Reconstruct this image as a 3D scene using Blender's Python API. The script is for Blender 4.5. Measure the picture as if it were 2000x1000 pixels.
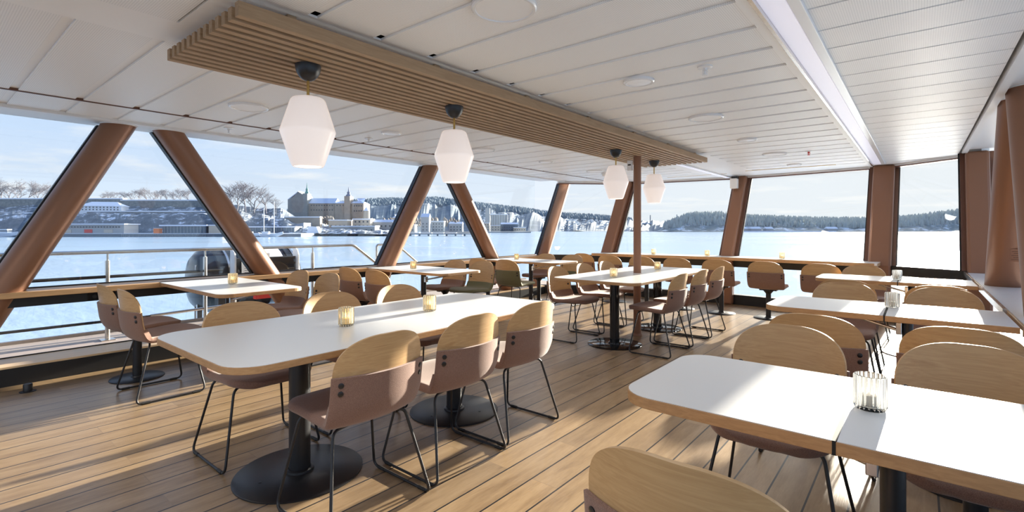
import bpy, bmesh, math, random
from mathutils import Vector, Matrix, noise
random.seed(7)
PI = math.pi
S = bpy.context.scene
COL = S.collection
for o in list(bpy.data.objects): bpy.data.objects.remove(o)

# ------------------------------------------------------------------ camera
YAW = math.radians(39.3)
CAMH = 1.25
cam = bpy.data.objects.new('camera', bpy.data.cameras.new('camera'))
COL.objects.link(cam); S.camera = cam
cam.location = (0, 0, CAMH)
cam.rotation_euler = (math.radians(90), 0, YAW)
cam.data.sensor_width = 36; cam.data.lens = 36*971/2000
cam.data.shift_y = -53/2000
cam.data.clip_start = .05; cam.data.clip_end = 20000
S.view_settings.view_transform = 'Standard'
S.view_settings.look = 'None'
S.view_settings.gamma = 1
S.view_settings.use_curve_mapping = False
S.view_settings.exposure = 0.10

# ------------------------------------------------------------------ world
SUN_AZ = math.radians(1.6)      # to the right of +Y
SUN_EL = math.radians(10)
def world():
    w = bpy.data.worlds.new('World'); S.world = w; w.use_nodes = True
    nt = w.node_tree; nt.nodes.clear(); N = nt.nodes; L = nt.links
    out = N.new('ShaderNodeOutputWorld'); bg = N.new('ShaderNodeBackground')
    bg.inputs['Strength'].default_value = SKY
    tc = N.new('ShaderNodeTexCoord'); sep = N.new('ShaderNodeSeparateXYZ')
    L.new(tc.outputs['Generated'], sep.inputs[0])
    r = N.new('ShaderNodeValToRGB'); L.new(sep.outputs['Z'], r.inputs[0])
    e = r.color_ramp.elements
    e[0].position = 0.0; e[0].color = (.70, .77, .85, 1)
    e[1].position = 1.0; e[1].color = (.16, .34, .80, 1)
    for p, c in ((.06, (.66, .76, .90, 1)), (.20, (.52, .68, .93, 1)), (.45, (.34, .53, .90, 1))):
        q = e.new(p); q.color = c
    # brighter, whiter towards the sun
    dot = N.new('ShaderNodeVectorMath'); dot.operation = 'DOT_PRODUCT'
    L.new(tc.outputs['Generated'], dot.inputs[0])
    dot.inputs[1].default_value = (math.sin(SUN_AZ)*math.cos(SUN_EL), math.cos(SUN_AZ)*math.cos(SUN_EL), math.sin(SUN_EL))
    r2 = N.new('ShaderNodeValToRGB'); L.new(dot.outputs['Value'], r2.inputs[0])
    f = r2.color_ramp.elements
    f[0].position = .25; f[0].color = (0, 0, 0, 1); f[1].position = 1.0; f[1].color = (1, 1, 1, 1)
    q = f.new(.8); q.color = (.45, .45, .45, 1)
    m = N.new('ShaderNodeMix'); m.data_type = 'RGBA'
    L.new(r2.outputs[0], m.inputs[0]); L.new(r.outputs[0], m.inputs[6]); m.inputs[7].default_value = (.80, .83, .86, 1)
    # thin streaky clouds
    z2 = N.new('ShaderNodeMath'); z2.operation = 'ADD'; L.new(sep.outputs['Z'], z2.inputs[0]); z2.inputs[1].default_value = .06
    dv = N.new('ShaderNodeVectorMath'); dv.operation = 'DIVIDE'
    cz = N.new('ShaderNodeCombineXYZ')
    for i in range(3): L.new(z2.outputs[0], cz.inputs[i])
    L.new(tc.outputs['Generated'], dv.inputs[0]); L.new(cz.outputs[0], dv.inputs[1])
    mp = N.new('ShaderNodeMapping'); mp.inputs['Scale'].default_value = (.75, .75, 0); L.new(dv.outputs[0], mp.inputs[0])
    nz = N.new('ShaderNodeTexNoise'); nz.inputs['Scale'].default_value = 1.0; nz.inputs['Detail'].default_value = 6; nz.inputs['Roughness'].default_value = .55
    L.new(mp.outputs[0], nz.inputs['Vector'])
    cr = N.new('ShaderNodeValToRGB'); L.new(nz.outputs[0], cr.inputs[0])
    cr.color_ramp.elements[0].position = .52; cr.color_ramp.elements[0].color = (0, 0, 0, 1)
    cr.color_ramp.elements[1].position = .72; cr.color_ramp.elements[1].color = (.85, .85, .85, 1)
    m2 = N.new('ShaderNodeMix'); m2.data_type = 'RGBA'
    L.new(cr.outputs[0], m2.inputs[0]); L.new(m.outputs[2], m2.inputs[6]); m2.inputs[7].default_value = (.93, .92, .91, 1)
    # added sky glow above the sun, out of view, to light the room
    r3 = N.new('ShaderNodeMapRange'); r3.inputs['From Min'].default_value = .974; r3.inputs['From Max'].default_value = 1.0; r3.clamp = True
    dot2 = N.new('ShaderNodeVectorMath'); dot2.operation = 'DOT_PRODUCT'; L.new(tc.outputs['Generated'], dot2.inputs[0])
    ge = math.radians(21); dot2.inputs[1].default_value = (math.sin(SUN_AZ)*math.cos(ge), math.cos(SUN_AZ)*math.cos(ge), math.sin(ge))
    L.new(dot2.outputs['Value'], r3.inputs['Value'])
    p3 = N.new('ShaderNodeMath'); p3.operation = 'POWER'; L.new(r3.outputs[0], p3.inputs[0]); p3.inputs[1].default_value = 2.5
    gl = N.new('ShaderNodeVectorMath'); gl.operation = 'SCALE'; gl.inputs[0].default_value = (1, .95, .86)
    g4 = N.new('ShaderNodeMath'); g4.operation = 'MULTIPLY'; L.new(p3.outputs[0], g4.inputs[0]); g4.inputs[1].default_value = FILL_GLOW
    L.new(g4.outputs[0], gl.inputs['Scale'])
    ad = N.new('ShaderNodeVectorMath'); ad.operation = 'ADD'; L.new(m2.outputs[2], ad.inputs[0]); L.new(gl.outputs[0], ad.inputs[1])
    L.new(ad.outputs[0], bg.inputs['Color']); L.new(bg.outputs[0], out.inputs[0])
SKY = 1.08
FILL_GLOW = 60
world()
sun = bpy.data.objects.new('sun', bpy.data.lights.new('sun', 'SUN')); COL.objects.link(sun)
sun.data.energy = 25.0; sun.data.angle = math.radians(.6); sun.data.color = (1, .90, .76)
d = Vector((math.sin(SUN_AZ)*math.cos(SUN_EL), math.cos(SUN_AZ)*math.cos(SUN_EL), math.sin(SUN_EL)))
sun.rotation_euler = d.to_track_quat('Z', 'Y').to_euler()
sun.location = (2, 30, 12)

DOWN = 44      # watts of each ceiling downlight
# ------------------------------------------------------------------ materials
def newmat(name):
    m = bpy.data.materials.new(name); m.use_nodes = True
    nt = m.node_tree; b = nt.nodes['Principled BSDF']
    return m, nt, b
def plain(name, col, rough=.5, metal=0, emit=None, es=0, spec=None, bump=None):
    m, nt, b = newmat(name)
    b.inputs['Base Color'].default_value = (*col, 1); b.inputs['Roughness'].default_value = rough
    b.inputs['Metallic'].default_value = metal
    if spec is not None: b.inputs['Specular IOR Level'].default_value = spec
    if emit: b.inputs['Emission Color'].default_value = (*emit, 1); b.inputs['Emission Strength'].default_value = es
    if bump:
        tc = nt.nodes.new('ShaderNodeTexCoord')
        n = nt.nodes.new('ShaderNodeTexNoise'); n.inputs['Scale'].default_value = bump[0]; n.inputs['Detail'].default_value = 3
        nt.links.new(tc.outputs['Object'], n.inputs['Vector'])
        u = nt.nodes.new('ShaderNodeBump'); u.inputs['Strength'].default_value = bump[1]; u.inputs['Distance'].default_value = bump[2]
        nt.links.new(n.outputs[0], u.inputs['Height']); nt.links.new(u.outputs[0], b.inputs['Normal'])
    return m
def mixcol(nt, fac, a, b):
    m = nt.nodes.new('ShaderNodeMix'); m.data_type = 'RGBA'
    if isinstance(fac, (int, float)): m.inputs[0].default_value = fac
    else: nt.links.new(fac, m.inputs[0])
    for i, x in ((6, a), (7, b)):
        if isinstance(x, tuple): m.inputs[i].default_value = (*x, 1)
        else: nt.links.new(x, m.inputs[i])
    return m.outputs[2]
def ramp(nt, src, stops):
    r = nt.nodes.new('ShaderNodeValToRGB'); nt.links.new(src, r.inputs[0])
    e = r.color_ramp.elements
    e[0].position = stops[0][0]; e[0].color = (*stops[0][1], 1)
    e[1].position = stops[-1][0]; e[1].color = (*stops[-1][1], 1)
    for p, c in stops[1:-1]:
        q = e.new(p); q.color = (*c, 1)
    return r.outputs[0]
def wood(name, a, b, scale=(1, 1, 1), rough=.45, freq=9, spec=.5):
    """a, b: light and dark grain colours; scale stretches the grain."""
    m, nt, bs = newmat(name)
    tc = nt.nodes.new('ShaderNodeTexCoord'); mp = nt.nodes.new('ShaderNodeMapping')
    mp.inputs['Scale'].default_value = scale
    oi = nt.nodes.new('ShaderNodeObjectInfo')
    ad = nt.nodes.new('ShaderNodeVectorMath'); ad.operation = 'ADD'
    sc = nt.nodes.new('ShaderNodeVectorMath'); sc.operation = 'SCALE'; sc.inputs['Scale'].default_value = 5
    cb = nt.nodes.new('ShaderNodeCombineXYZ')
    for i in range(3): nt.links.new(oi.outputs['Random'], cb.inputs[i])
    nt.links.new(cb.outputs[0], sc.inputs[0])
    nt.links.new(tc.outputs['Object'], ad.inputs[0]); nt.links.new(sc.outputs[0], ad.inputs[1])
    nt.links.new(ad.outputs[0], mp.inputs[0])
    n1 = nt.nodes.new('ShaderNodeTexNoise'); n1.inputs['Scale'].default_value = freq; n1.inputs['Detail'].default_value = 5; n1.inputs['Distortion'].default_value = .35
    nt.links.new(mp.outputs[0], n1.inputs['Vector'])
    n2 = nt.nodes.new('ShaderNodeTexNoise'); n2.inputs['Scale'].default_value = freq*6; n2.inputs['Detail'].default_value = 3
    nt.links.new(mp.outputs[0], n2.inputs['Vector'])
    c1 = ramp(nt, n1.outputs[0], [(.35, a), (.5, tuple((x+y)/2 for x, y in zip(a, b))), (.56, a), (.7, b)])
    c2 = mixcol(nt, .25, c1, ramp(nt, n2.outputs[0], [(.35, b), (.65, a)]))
    nt.links.new(c2, bs.inputs['Base Color']); bs.inputs['Roughness'].default_value = rough
    bs.inputs['Specular IOR Level'].default_value = spec
    return m
M = {}
M['oak_veneer'] = wood('oak_veneer', (.60, .385, .185), (.45, .26, .11), (2.2, .16, 5), .42, 9)
M['oak_edge'] = wood('oak_edge', (.50, .29, .13), (.33, .17, .07), (.6, .6, 3), .5, 12)
M['oak_slat'] = wood('oak_slat', (.43, .29, .17), (.30, .19, .10), (2, .15, 2), .6, 12)
M['oak_sill'] = wood('oak_sill', (.58, .36, .18), (.42, .24, .11), (2, .2, 2), .45, 10)
M['laminate'] = plain('white_laminate', (.75, .755, .75), .3)
M['metal_black'] = plain('black_powder_coat', (.016, .016, .018), .38, 0)
M['metal_black_gloss'] = plain('black_gloss_metal', (.012, .012, .013), .12, 0)
M['frame_black'] = plain('black_frame', (.012, .013, .015), .5)
M['copper'] = plain('copper_paint', (.275, .135, .078), .40, .25)
M['copper_dark'] = plain('copper_flange', (.15, .07, .045), .45, .25)
M['steel'] = plain('brushed_steel', (.62, .60, .57), .25, 1)
M['brass'] = plain('brass', (.62, .42, .14), .3, 1)
M['white_metal'] = plain('white_metal', (.88, .88, .88), .45)
M['white_gloss'] = plain('white_plastic', (.84, .84, .84), .25)
M['dark_void'] = plain('dark_void', (.02, .02, .02), .8)
M['button'] = plain('button', (.02, .018, .018), .35)
M['soffit'] = plain('soffit_white', (.78, .78, .78), .5)
M['shade'] = plain('opal_glass', (.86, .82, .80), .25, 0, (1, .86, .79), .42)
M['bulb'] = plain('bulb_glow', (1, 1, 1), .4, 0, (1, .93, .85), 6)
M['led'] = plain('led_diffuser', (.8, .8, .9), .4, 0, (.86, .84, 1.0), .30)
M['downlight'] = plain('downlight_lens', (.82, .84, .88), .3, 0, (1, .97, .92), .04)
M['flame'] = plain('flame', (1, .8, .5), .4, 0, (1, .62, .25), 12)
M['wax'] = plain('wax', (.85, .72, .52), .5, 0, (1, .70, .40), .30)
M['wax_plain'] = plain('wax_unlit', (.75, .68, .6), .5)
M['rubber'] = plain('rubber', (.015, .015, .015), .6)
def fabric(name, a, b):
    m, nt, bs = newmat(name)
    tc = nt.nodes.new('ShaderNodeTexCoord')
    n = nt.nodes.new('ShaderNodeTexNoise'); n.inputs['Scale'].default_value = 420; n.inputs['Detail'].default_value = 3
    nt.links.new(tc.outputs['Object'], n.inputs['Vector'])
    nt.links.new(ramp(nt, n.outputs[0], [(.35, b), (.65, a)]), bs.inputs['Base Color'])
    bs.inputs['Roughness'].default_value = .85; bs.inputs['Sheen Weight'].default_value = .25
    bs.inputs['Specular IOR Level'].default_value = .2
    u = nt.nodes.new('ShaderNodeBump'); u.inputs['Strength'].default_value = .35; u.inputs['Distance'].default_value = .0015
    nt.links.new(n.outputs[0], u.inputs['Height']); nt.links.new(u.outputs[0], bs.inputs['Normal'])
    return m
M['fabric_brown'] = fabric('mauve_brown_wool', (.30, .178, .132), (.195, .11, .082))
M['fabric_green'] = fabric('olive_wool', (.20, .19, .105), (.13, .125, .07))
def glassmat(name, tint, edge, gloss=.06, facing=None):
    m = bpy.data.materials.new(name); m.use_nodes = True; nt = m.node_tree; nt.nodes.clear()
    out = nt.nodes.new('ShaderNodeOutputMaterial'); mix = nt.nodes.new('ShaderNodeMixShader')
    tr = nt.nodes.new('ShaderNodeBsdfTransparent'); gl = nt.nodes.new('ShaderNodeBsdfGlossy')
    gl.inputs['Roughness'].default_value = .02; gl.inputs['Color'].default_value = (1, 1, 1, 1)
    fr = nt.nodes.new('ShaderNodeLayerWeight'); fr.inputs['Blend'].default_value = .5
    pw = nt.nodes.new('ShaderNodeMath'); pw.operation = 'POWER'; nt.links.new(fr.outputs['Facing'], pw.inputs[0]); pw.inputs[1].default_value = 5
    mm = nt.nodes.new('ShaderNodeMath'); mm.operation = 'MULTIPLY_ADD'; nt.links.new(pw.outputs[0], mm.inputs[0]); mm.inputs[1].default_value = .9*gloss; mm.inputs[2].default_value = .035*gloss
    nt.links.new(mm.outputs[0], mix.inputs[0]); nt.links.new(tr.outputs[0], mix.inputs[1]); nt.links.new(gl.outputs[0], mix.inputs[2])
    if facing:
        lw = nt.nodes.new('ShaderNodeLayerWeight'); lw.inputs['Blend'].default_value = .35
        nt.links.new(mixcol(nt, lw.outputs['Facing'], tint, edge), tr.inputs[0])
    else: tr.inputs[0].default_value = (*tint, 1)
    nt.links.new(mix.outputs[0], out.inputs[0])
    return m
M['window_glass'] = glassmat('window_glass', (.97, .985, .985), None, 1.0)
def real_glass(name, col, rough):
    m, nt, b = newmat(name)
    b.inputs['Base Color'].default_value = (*col, 1); b.inputs['Roughness'].default_value = rough
    b.inputs['Transmission Weight'].default_value = 1; b.inputs['IOR'].default_value = 1.47
    return m
M['cup_clear'] = real_glass('ribbed_clear_glass', (.93, .93, .90), .03)
M['cup_amber'] = real_glass('ribbed_amber_glass', (1.0, .90, .68), .06)

def floor_mat():
    m, nt, bs = newmat('oak_deck_planks')
    tc = nt.nodes.new('ShaderNodeTexCoord'); sp = nt.nodes.new('ShaderNodeSeparateXYZ'); cb = nt.nodes.new('ShaderNodeCombineXYZ')
    nt.links.new(tc.outputs['Object'], sp.inputs[0])
    nt.links.new(sp.outputs['Y'], cb.inputs['X'])
    s2 = nt.nodes.new('ShaderNodeMath'); s2.operation = 'ADD'; s2.inputs[1].default_value = 1.50+.157*40; nt.links.new(sp.outputs['X'], s2.inputs[0]); nt.links.new(s2.outputs[0], cb.inputs['Y'])
    br = nt.nodes.new('ShaderNodeTexBrick')
    br.inputs['Scale'].default_value = 1.0
    br.inputs['Brick Width'].default_value = 1.22; br.inputs['Row Height'].default_value = .157
    br.inputs['Mortar Size'].default_value = .0018; br.inputs['Mortar Smooth'].default_value = .0
    br.offset = .37; br.offset_frequency = 2
    br.inputs['Color1'].default_value = (0, 0, 0, 1); br.inputs['Color2'].default_value = (1, 1, 1, 1); br.inputs['Mortar'].default_value = (.5, .5, .5, 1)
    nt.links.new(cb.outputs[0], br.inputs['Vector'])
    # long seams: dark caulking only along the planks
    md = nt.nodes.new('ShaderNodeMath'); md.operation = 'PINGPONG'; md.inputs[1].default_value = .0785
    sh = nt.nodes.new('ShaderNodeMath'); sh.operation = 'ADD'; sh.inputs[1].default_value = 1.50+.157*40; nt.links.new(sp.outputs['X'], sh.inputs[0])
    nt.links.new(sh.outputs[0], md.inputs[0])
    lt = nt.nodes.new('ShaderNodeMath'); lt.operation = 'LESS_THAN'; lt.inputs[1].default_value = .0042
    nt.links.new(md.outputs[0], lt.inputs[0])
    mp = nt.nodes.new('ShaderNodeMapping'); mp.inputs['Scale'].default_value = (3.0, .35, 1)
    ad = nt.nodes.new('ShaderNodeVectorMath'); ad.operation = 'ADD'
    nt.links.new(tc.outputs['Object'], ad.inputs[0])
    sc = nt.nodes.new('ShaderNodeVectorMath'); sc.operation = 'SCALE'; sc.inputs['Scale'].default_value = 7
    nt.links.new(br.outputs['Color'], sc.inputs[0]); nt.links.new(sc.outputs[0], ad.inputs[1])
    nt.links.new(ad.outputs[0], mp.inputs[0])
    n1 = nt.nodes.new('ShaderNodeTexNoise'); n1.inputs['Scale'].default_value = 5; n1.inputs['Detail'].default_value = 6; n1.inputs['Distortion'].default_value = .8
    nt.links.new(mp.outputs[0], n1.inputs['Vector'])
    n2 = nt.nodes.new('ShaderNodeTexNoise'); n2.inputs['Scale'].default_value = 45; n2.inputs['Detail'].default_value = 3
    nt.links.new(mp.outputs[0], n2.inputs['Vector'])
    g = ramp(nt, n1.outputs[0], [(.3, (.225, .148, .082)), (.5, (.33, .228, .13)), (.7, (.40, .285, .17))])
    g2 = ramp(nt, n2.outputs[0], [(.3, (.20, .13, .07)), (.7, (.36, .255, .15))])
    c = mixcol(nt, .3, g, g2)
    tone = ramp(nt, br.outputs['Color'], [(0, (.80, .80, .82)), (1, (1.08, 1.06, 1.02))])
    mu = nt.nodes.new('ShaderNodeMix'); mu.data_type = 'RGBA'; mu.blend_type = 'MULTIPLY'; mu.inputs[0].default_value = 1
    nt.links.new(c, mu.inputs[6]); nt.links.new(tone, mu.inputs[7])
    c2 = mixcol(nt, br.outputs['Fac'], mu.outputs[2], (.24, .165, .10))
    c3 = mixcol(nt, lt.outputs[0], c2, (.018, .018, .022))
    nt.links.new(c3, bs.inputs['Base Color'])
    bs.inputs['Roughness'].default_value = .30
    u = nt.nodes.new('ShaderNodeBump'); u.inputs['Strength'].default_value = .25; u.inputs['Distance'].default_value = .002
    nt.links.new(n2.outputs[0], u.inputs['Height']); nt.links.new(u.outputs[0], bs.inputs['Normal'])
    return m
M['floor'] = floor_mat()
def perf_mat():
    m, nt, bs = newmat('perforated_ceiling_panel')
    tc = nt.nodes.new('ShaderNodeTexCoord'); v = nt.nodes.new('ShaderNodeTexVoronoi')
    v.inputs['Scale'].default_value = 110; v.inputs['Randomness'].default_value = 0
    nt.links.new(tc.outputs['Object'], v.inputs['Vector'])
    nt.links.new(ramp(nt, v.outputs['Distance'], [(.20, (.62, .63, .64)), (.28, (.88, .88, .88))]), bs.inputs['Base Color'])
    bs.inputs['Roughness'].default_value = .45
    return m
M['panel'] = perf_mat()

def water_mat():
    m, nt, bs = newmat('sea_water')
    tc = nt.nodes.new('ShaderNodeTexCoord')
    mp = nt.nodes.new('ShaderNodeMapping'); mp.inputs['Scale'].default_value = (.02, .02, .02); mp.inputs['Rotation'].default_value = (0, 0, -YAW)
    nt.links.new(tc.outputs['Object'], mp.inputs[0])
    mp2 = nt.nodes.new('ShaderNodeMapping'); mp2.inputs['Scale'].default_value = (.25, 1.6, 1); nt.links.new(mp.outputs[0], mp2.inputs[0])
    n = nt.nodes.new('ShaderNodeTexNoise'); n.inputs['Scale'].default_value = 1.2; n.inputs['Detail'].default_value = 4
    nt.links.new(mp2.outputs[0], n.inputs['Vector'])
    nt.links.new(ramp(nt, n.outputs[0], [(.35, (.26, .38, .52)), (.65, (.36, .49, .62))]), bs.inputs['Base Color'])
    nt.links.new(ramp(nt, n.outputs[0], [(.3, (.24,)*3), (.7, (.14,)*3)]), bs.inputs['Roughness'])
    n3 = nt.nodes.new('ShaderNodeTexNoise'); n3.inputs['Scale'].default_value = .9; n3.inputs['Detail'].default_value = 3
    mp3 = nt.nodes.new('ShaderNodeMapping'); mp3.inputs['Rotation'].default_value = (0, 0, -YAW); mp3.inputs['Scale'].default_value = (.5, 1.4, 1)
    nt.links.new(tc.outputs['Object'], mp3.inputs[0]); nt.links.new(mp3.outputs[0], n3.inputs['Vector'])
    u = nt.nodes.new('ShaderNodeBump'); u.inputs['Strength'].default_value = .5; u.inputs['Distance'].default_value = .10
    nt.links.new(n3.outputs[0], u.inputs['Height']); nt.links.new(u.outputs[0], bs.inputs['Normal'])
    bs.inputs['IOR'].default_value = 1.33
    return m
M['water'] = water_mat()
def snowrock(name, rock, rock2, snow, scale, thr, bias):
    """snow lies where the ground is flat enough; rock shows on steep faces"""
    m, nt, bs = newmat(name)
    tc = nt.nodes.new('ShaderNodeTexCoord'); ge = nt.nodes.new('ShaderNodeNewGeometry')
    sp = nt.nodes.new('ShaderNodeSeparateXYZ'); nt.links.new(ge.outputs['Normal'], sp.inputs[0])
    n = nt.nodes.new('ShaderNodeTexNoise'); n.inputs['Scale'].default_value = scale; n.inputs['Detail'].default_value = 8; n.inputs['Roughness'].default_value = .7
    nt.links.new(tc.outputs['Object'], n.inputs['Vector'])
    a = nt.nodes.new('ShaderNodeMath'); a.operation = 'MULTIPLY_ADD'; nt.links.new(sp.outputs['Z'], a.inputs[0]); a.inputs[1].default_value = bias; nt.links.new(n.outputs[0], a.inputs[2])
    f = ramp(nt, a.outputs[0], [(thr, (0, 0, 0)), (min(.999, thr+.1), (1, 1, 1))])
    r = ramp(nt, n.outputs[0], [(.35, rock), (.65, rock2)])
    nt.links.new(mixcol(nt, f, r, snow), bs.inputs['Base Color']); bs.inputs['Roughness'].default_value = .9
    return m
M['hill_near'] = snowrock('snowy_rock', (.085, .11, .145), (.19, .22, .25), (.72, .78, .88), .16, .80, .30)
M['hill_far'] = snowrock('frosted_forest_hill', (.085, .13, .17), (.17, .225, .27), (.50, .58, .66), .03, .90, .22)
M['island'] = snowrock('island_ground', (.15, .19, .19), (.26, .30, .30), (.62, .68, .74), .05, .80, .30)
M['forest'] = plain('frosted_hazy_spruce', (.16, .215, .26), .9)  # spruce colour lightened to carry the distance haze
M['forest_island'] = plain('hazed_island_trees', (.36, .40, .39), .9)  # tree colour lightened for haze and against the backlight
M['stone_wall'] = snowrock('rampart_stone', (.13, .15, .17), (.27, .29, .29), (.75, .80, .88), .5, .98, .5)
M['snow'] = plain('snow', (.78, .82, .90), .8)
M['bark'] = plain('bark_frost', (.20, .19, .21), .9)
M['castle'] = snowrock('castle_stone', (.29, .25, .21), (.39, .33, .275), (.39, .33, .275), .2, .99, 0)
M['castle_grey'] = snowrock('keep_stone', (.18, .20, .21), (.27, .28, .28), (.27, .28, .28), .2, .99, 0)
M['roof_snow'] = plain('snowy_roof', (.52, .60, .76), .8)
M['verdigris'] = plain('verdigris', (.16, .33, .30), .7)
M['spire'] = plain('spire_slate', (.20, .23, .32), .7)
M['window_dark'] = plain('window_dark', (.05, .06, .08), .3)
M['white_wall'] = plain('white_render', (.72, .75, .80), .8)
M['beige_wall'] = plain('beige_render', (.52, .45, .36), .8)
M['grey_wall'] = plain('grey_render', (.36, .36, .36), .8)
M['glass_wall'] = plain('pavilion_glass', (.10, .14, .18), .3)
M['concrete'] = plain('concrete', (.38, .39, .39), .8)
M['quay'] = plain('quay_wall', (.16, .18, .20), .8)
M['red'] = plain('red_paint', (.62, .04, .03), .5)
M['orange'] = plain('orange_paint', (.85, .22, .05), .6)
M['raft'] = plain('raft_canister', (.022, .028, .036), .22)
M['ledge'] = plain('ledge_grey', (.34, .28, .24), .6)
M['oak_sunlit'] = wood('oak_sunlit', (.74, .54, .33), (.62, .43, .24), (2, .2, 2), .45, 10)  # paler oak: sunlight on the left ledge is put into the colour

# ------------------------------------------------------------------ mesh helpers
class B:
    def __init__(s): s.bm = bmesh.new()
    def box(s, x0, x1, y0, y1, z0, z1):
        v = [s.bm.verts.new(p) for p in ((x0,y0,z0),(x1,y0,z0),(x1,y1,z0),(x0,y1,z0),(x0,y0,z1),(x1,y0,z1),(x1,y1,z1),(x0,y1,z1))]
        for f in ((3,2,1,0),(4,5,6,7),(0,1,5,4),(1,2,6,5),(2,3,7,6),(3,0,4,7)): s.bm.faces.new([v[i] for i in f])
        return s
    def prism(s, pts, z0, z1, top=None):
        """pts: outline (counter-clockwise) at z0; top: outline at z1"""
        top = top or pts; n = len(pts)
        a = [s.bm.verts.new((x, y, z0)) for x, y in pts]; b = [s.bm.verts.new((x, y, z1)) for x, y in top]
        s.bm.faces.new(a[::-1]); s.bm.faces.new(b)
        for i in range(n): s.bm.faces.new((a[i], a[(i+1) % n], b[(i+1) % n], b[i]))
        return s
    def rings(s, rs, closed=False, cap=True):
        """rs: list of rings (lists of points)"""
        R = [[s.bm.verts.new(p) for p in r] for r in rs]; n = len(R[0])
        for i in range(len(R)-1 + (1 if closed else 0)):
            a, b = R[i], R[(i+1) % len(R)]
            for j in range(n):
                s.bm.faces.new((a[j], a[(j+1) % n], b[(j+1) % n], b[j]))
        if cap and not closed:
            s.bm.faces.new(R[0][::-1]); s.bm.faces.new(R[-1])
        return s
    def lathe(s, prof, c=(0, 0, 0), n=32, cap=True):
        return s.rings([[(c[0]+r*math.cos(2*PI*k/n), c[1]+r*math.sin(2*PI*k/n), c[2]+z) for k in range(n)] for r, z in prof], cap=cap)
    def tube(s, pts, r, n=10, flat=None):
        P = [Vector(p) for p in pts]; up = None; out = []
        for i, p in enumerate(P):
            t = (P[min(i+1, len(P)-1)] - P[max(i-1, 0)]).normalized()
            if up is None:
                up = Vector((0, 0, 1)) if abs(t.z) < .9 else Vector((1, 0, 0))
            up = (up - t*up.dot(t)).normalized(); sd = t.cross(up)
            rr = r[i] if isinstance(r, (list, tuple)) else r
            out.append([tuple(p + up*rr*math.sin(2*PI*k/n) + sd*rr*math.cos(2*PI*k/n)) for k in range(n)])
        return s.rings(out)
    def obj(s, name, mat, parent=None, smooth=False, bevel=0, keep=False):
        bm = s.bm
        bmesh.ops.recalc_face_normals(bm, faces=bm.faces)
        me = bpy.data.meshes.new(name); bm.to_mesh(me)
        bm.free()
        o = bpy.data.objects.new(name, me); COL.objects.link(o)
        me.materials.append(M[mat] if isinstance(mat, str) else mat)
        if smooth:
            me.polygons.foreach_set('use_smooth', [True]*len(me.polygons))
            me.set_sharp_from_angle(angle=math.radians(40))
        if bevel:
            b = o.modifiers.new('bevel', 'BEVEL'); b.width = bevel; b.segments = 2; b.limit_method = 'ANGLE'
        if parent: o.parent = parent
        return o
def rounded_path(pts, r, n=5):
    P = [Vector(p) for p in pts]; out = [P[0]]
    for i in range(1, len(P)-1):
        a = (P[i-1]-P[i]); b = (P[i+1]-P[i]); rr = min(r, a.length*.45, b.length*.45)
        p0 = P[i]+a.normalized()*rr; p1 = P[i]+b.normalized()*rr
        for k in range(n+1):
            t = k/n; out.append(p0*(1-t)**2 + P[i]*2*t*(1-t) + p1*t*t)
    out.append(P[-1]); return out
def tag(o, label, cat, group=None, kind=None):
    if label: o['label'] = label
    if cat: o['category'] = cat
    if group: o['group'] = group
    if kind: o['kind'] = kind
    return o
def thing(name, label, cat, loc=(0, 0, 0), rz=0, group=None):
    o = bpy.data.objects.new(name, None); COL.objects.link(o); o.empty_display_size = .1
    o.location = loc; o.rotation_euler = (0, 0, rz)
    return tag(o, label, cat, group)
def struct(o):
    o['kind'] = 'structure'; return o
def copy_tree(o, parent=None):
    c = o.copy(); COL.objects.link(c); c.parent = parent
    for ch in list(o.children): copy_tree(ch, c)
    return c
def rrect(x0, x1, y0, y1, r, n=8, corners=(1, 1, 1, 1)):
    """rounded rectangle outline, ccw from lower left; corners: ll, lr, ur, ul"""
    out = []
    for (cx, cy, a0, x, y), on in zip(((x0, y0, PI, 1, 1), (x1, y0, 1.5*PI, -1, 1), (x1, y1, 0, -1, -1), (x0, y1, .5*PI, 1, -1)), corners):
        if not on: out.append((cx, cy)); continue
        for k in range(n+1):
            a = a0 + PI/2*k/n; out.append((cx+x*r+r*math.cos(a), cy+y*r+r*math.sin(a)))
    return out
def inset(pts, d):
    cx = sum(p[0] for p in pts)/len(pts); n = len(pts); out = []
    for i in range(n):
        a, b, c = Vector(pts[i-1]), Vector(pts[i]), Vector(pts[(i+1) % n])
        t = (c-a).normalized(); nrm = Vector((-t.y, t.x)); out.append(tuple(b+nrm*d))
    return out

# ------------------------------------------------------------------ room shell
H = 2.20
XL, XR = -5.60, .41          # inner faces left / right counters
# bow polygon (ceiling level) left to right
BOW_T = [(-5.60, 8.30), (-4.62, 9.30), (-2.48, 9.62), (-.40, 9.30), (.60, 8.45)]
BOW_B = [(-5.75, 7.80), (-4.62, 8.52), (-2.48, 8.72), (-.40, 8.50), (.62, 7.95)]   # lower wall / glass foot
def fshape():
    b = B(); b.prism([(-6.0, -4), (.95, -4), (.95, 7.8)] + [(x, y) for x, y in BOW_B[::-1]][1:-1] + [(-6.0, 7.8)], -.12, 0)
    return struct(b.obj('floor', 'floor'))
fshape()
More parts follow.
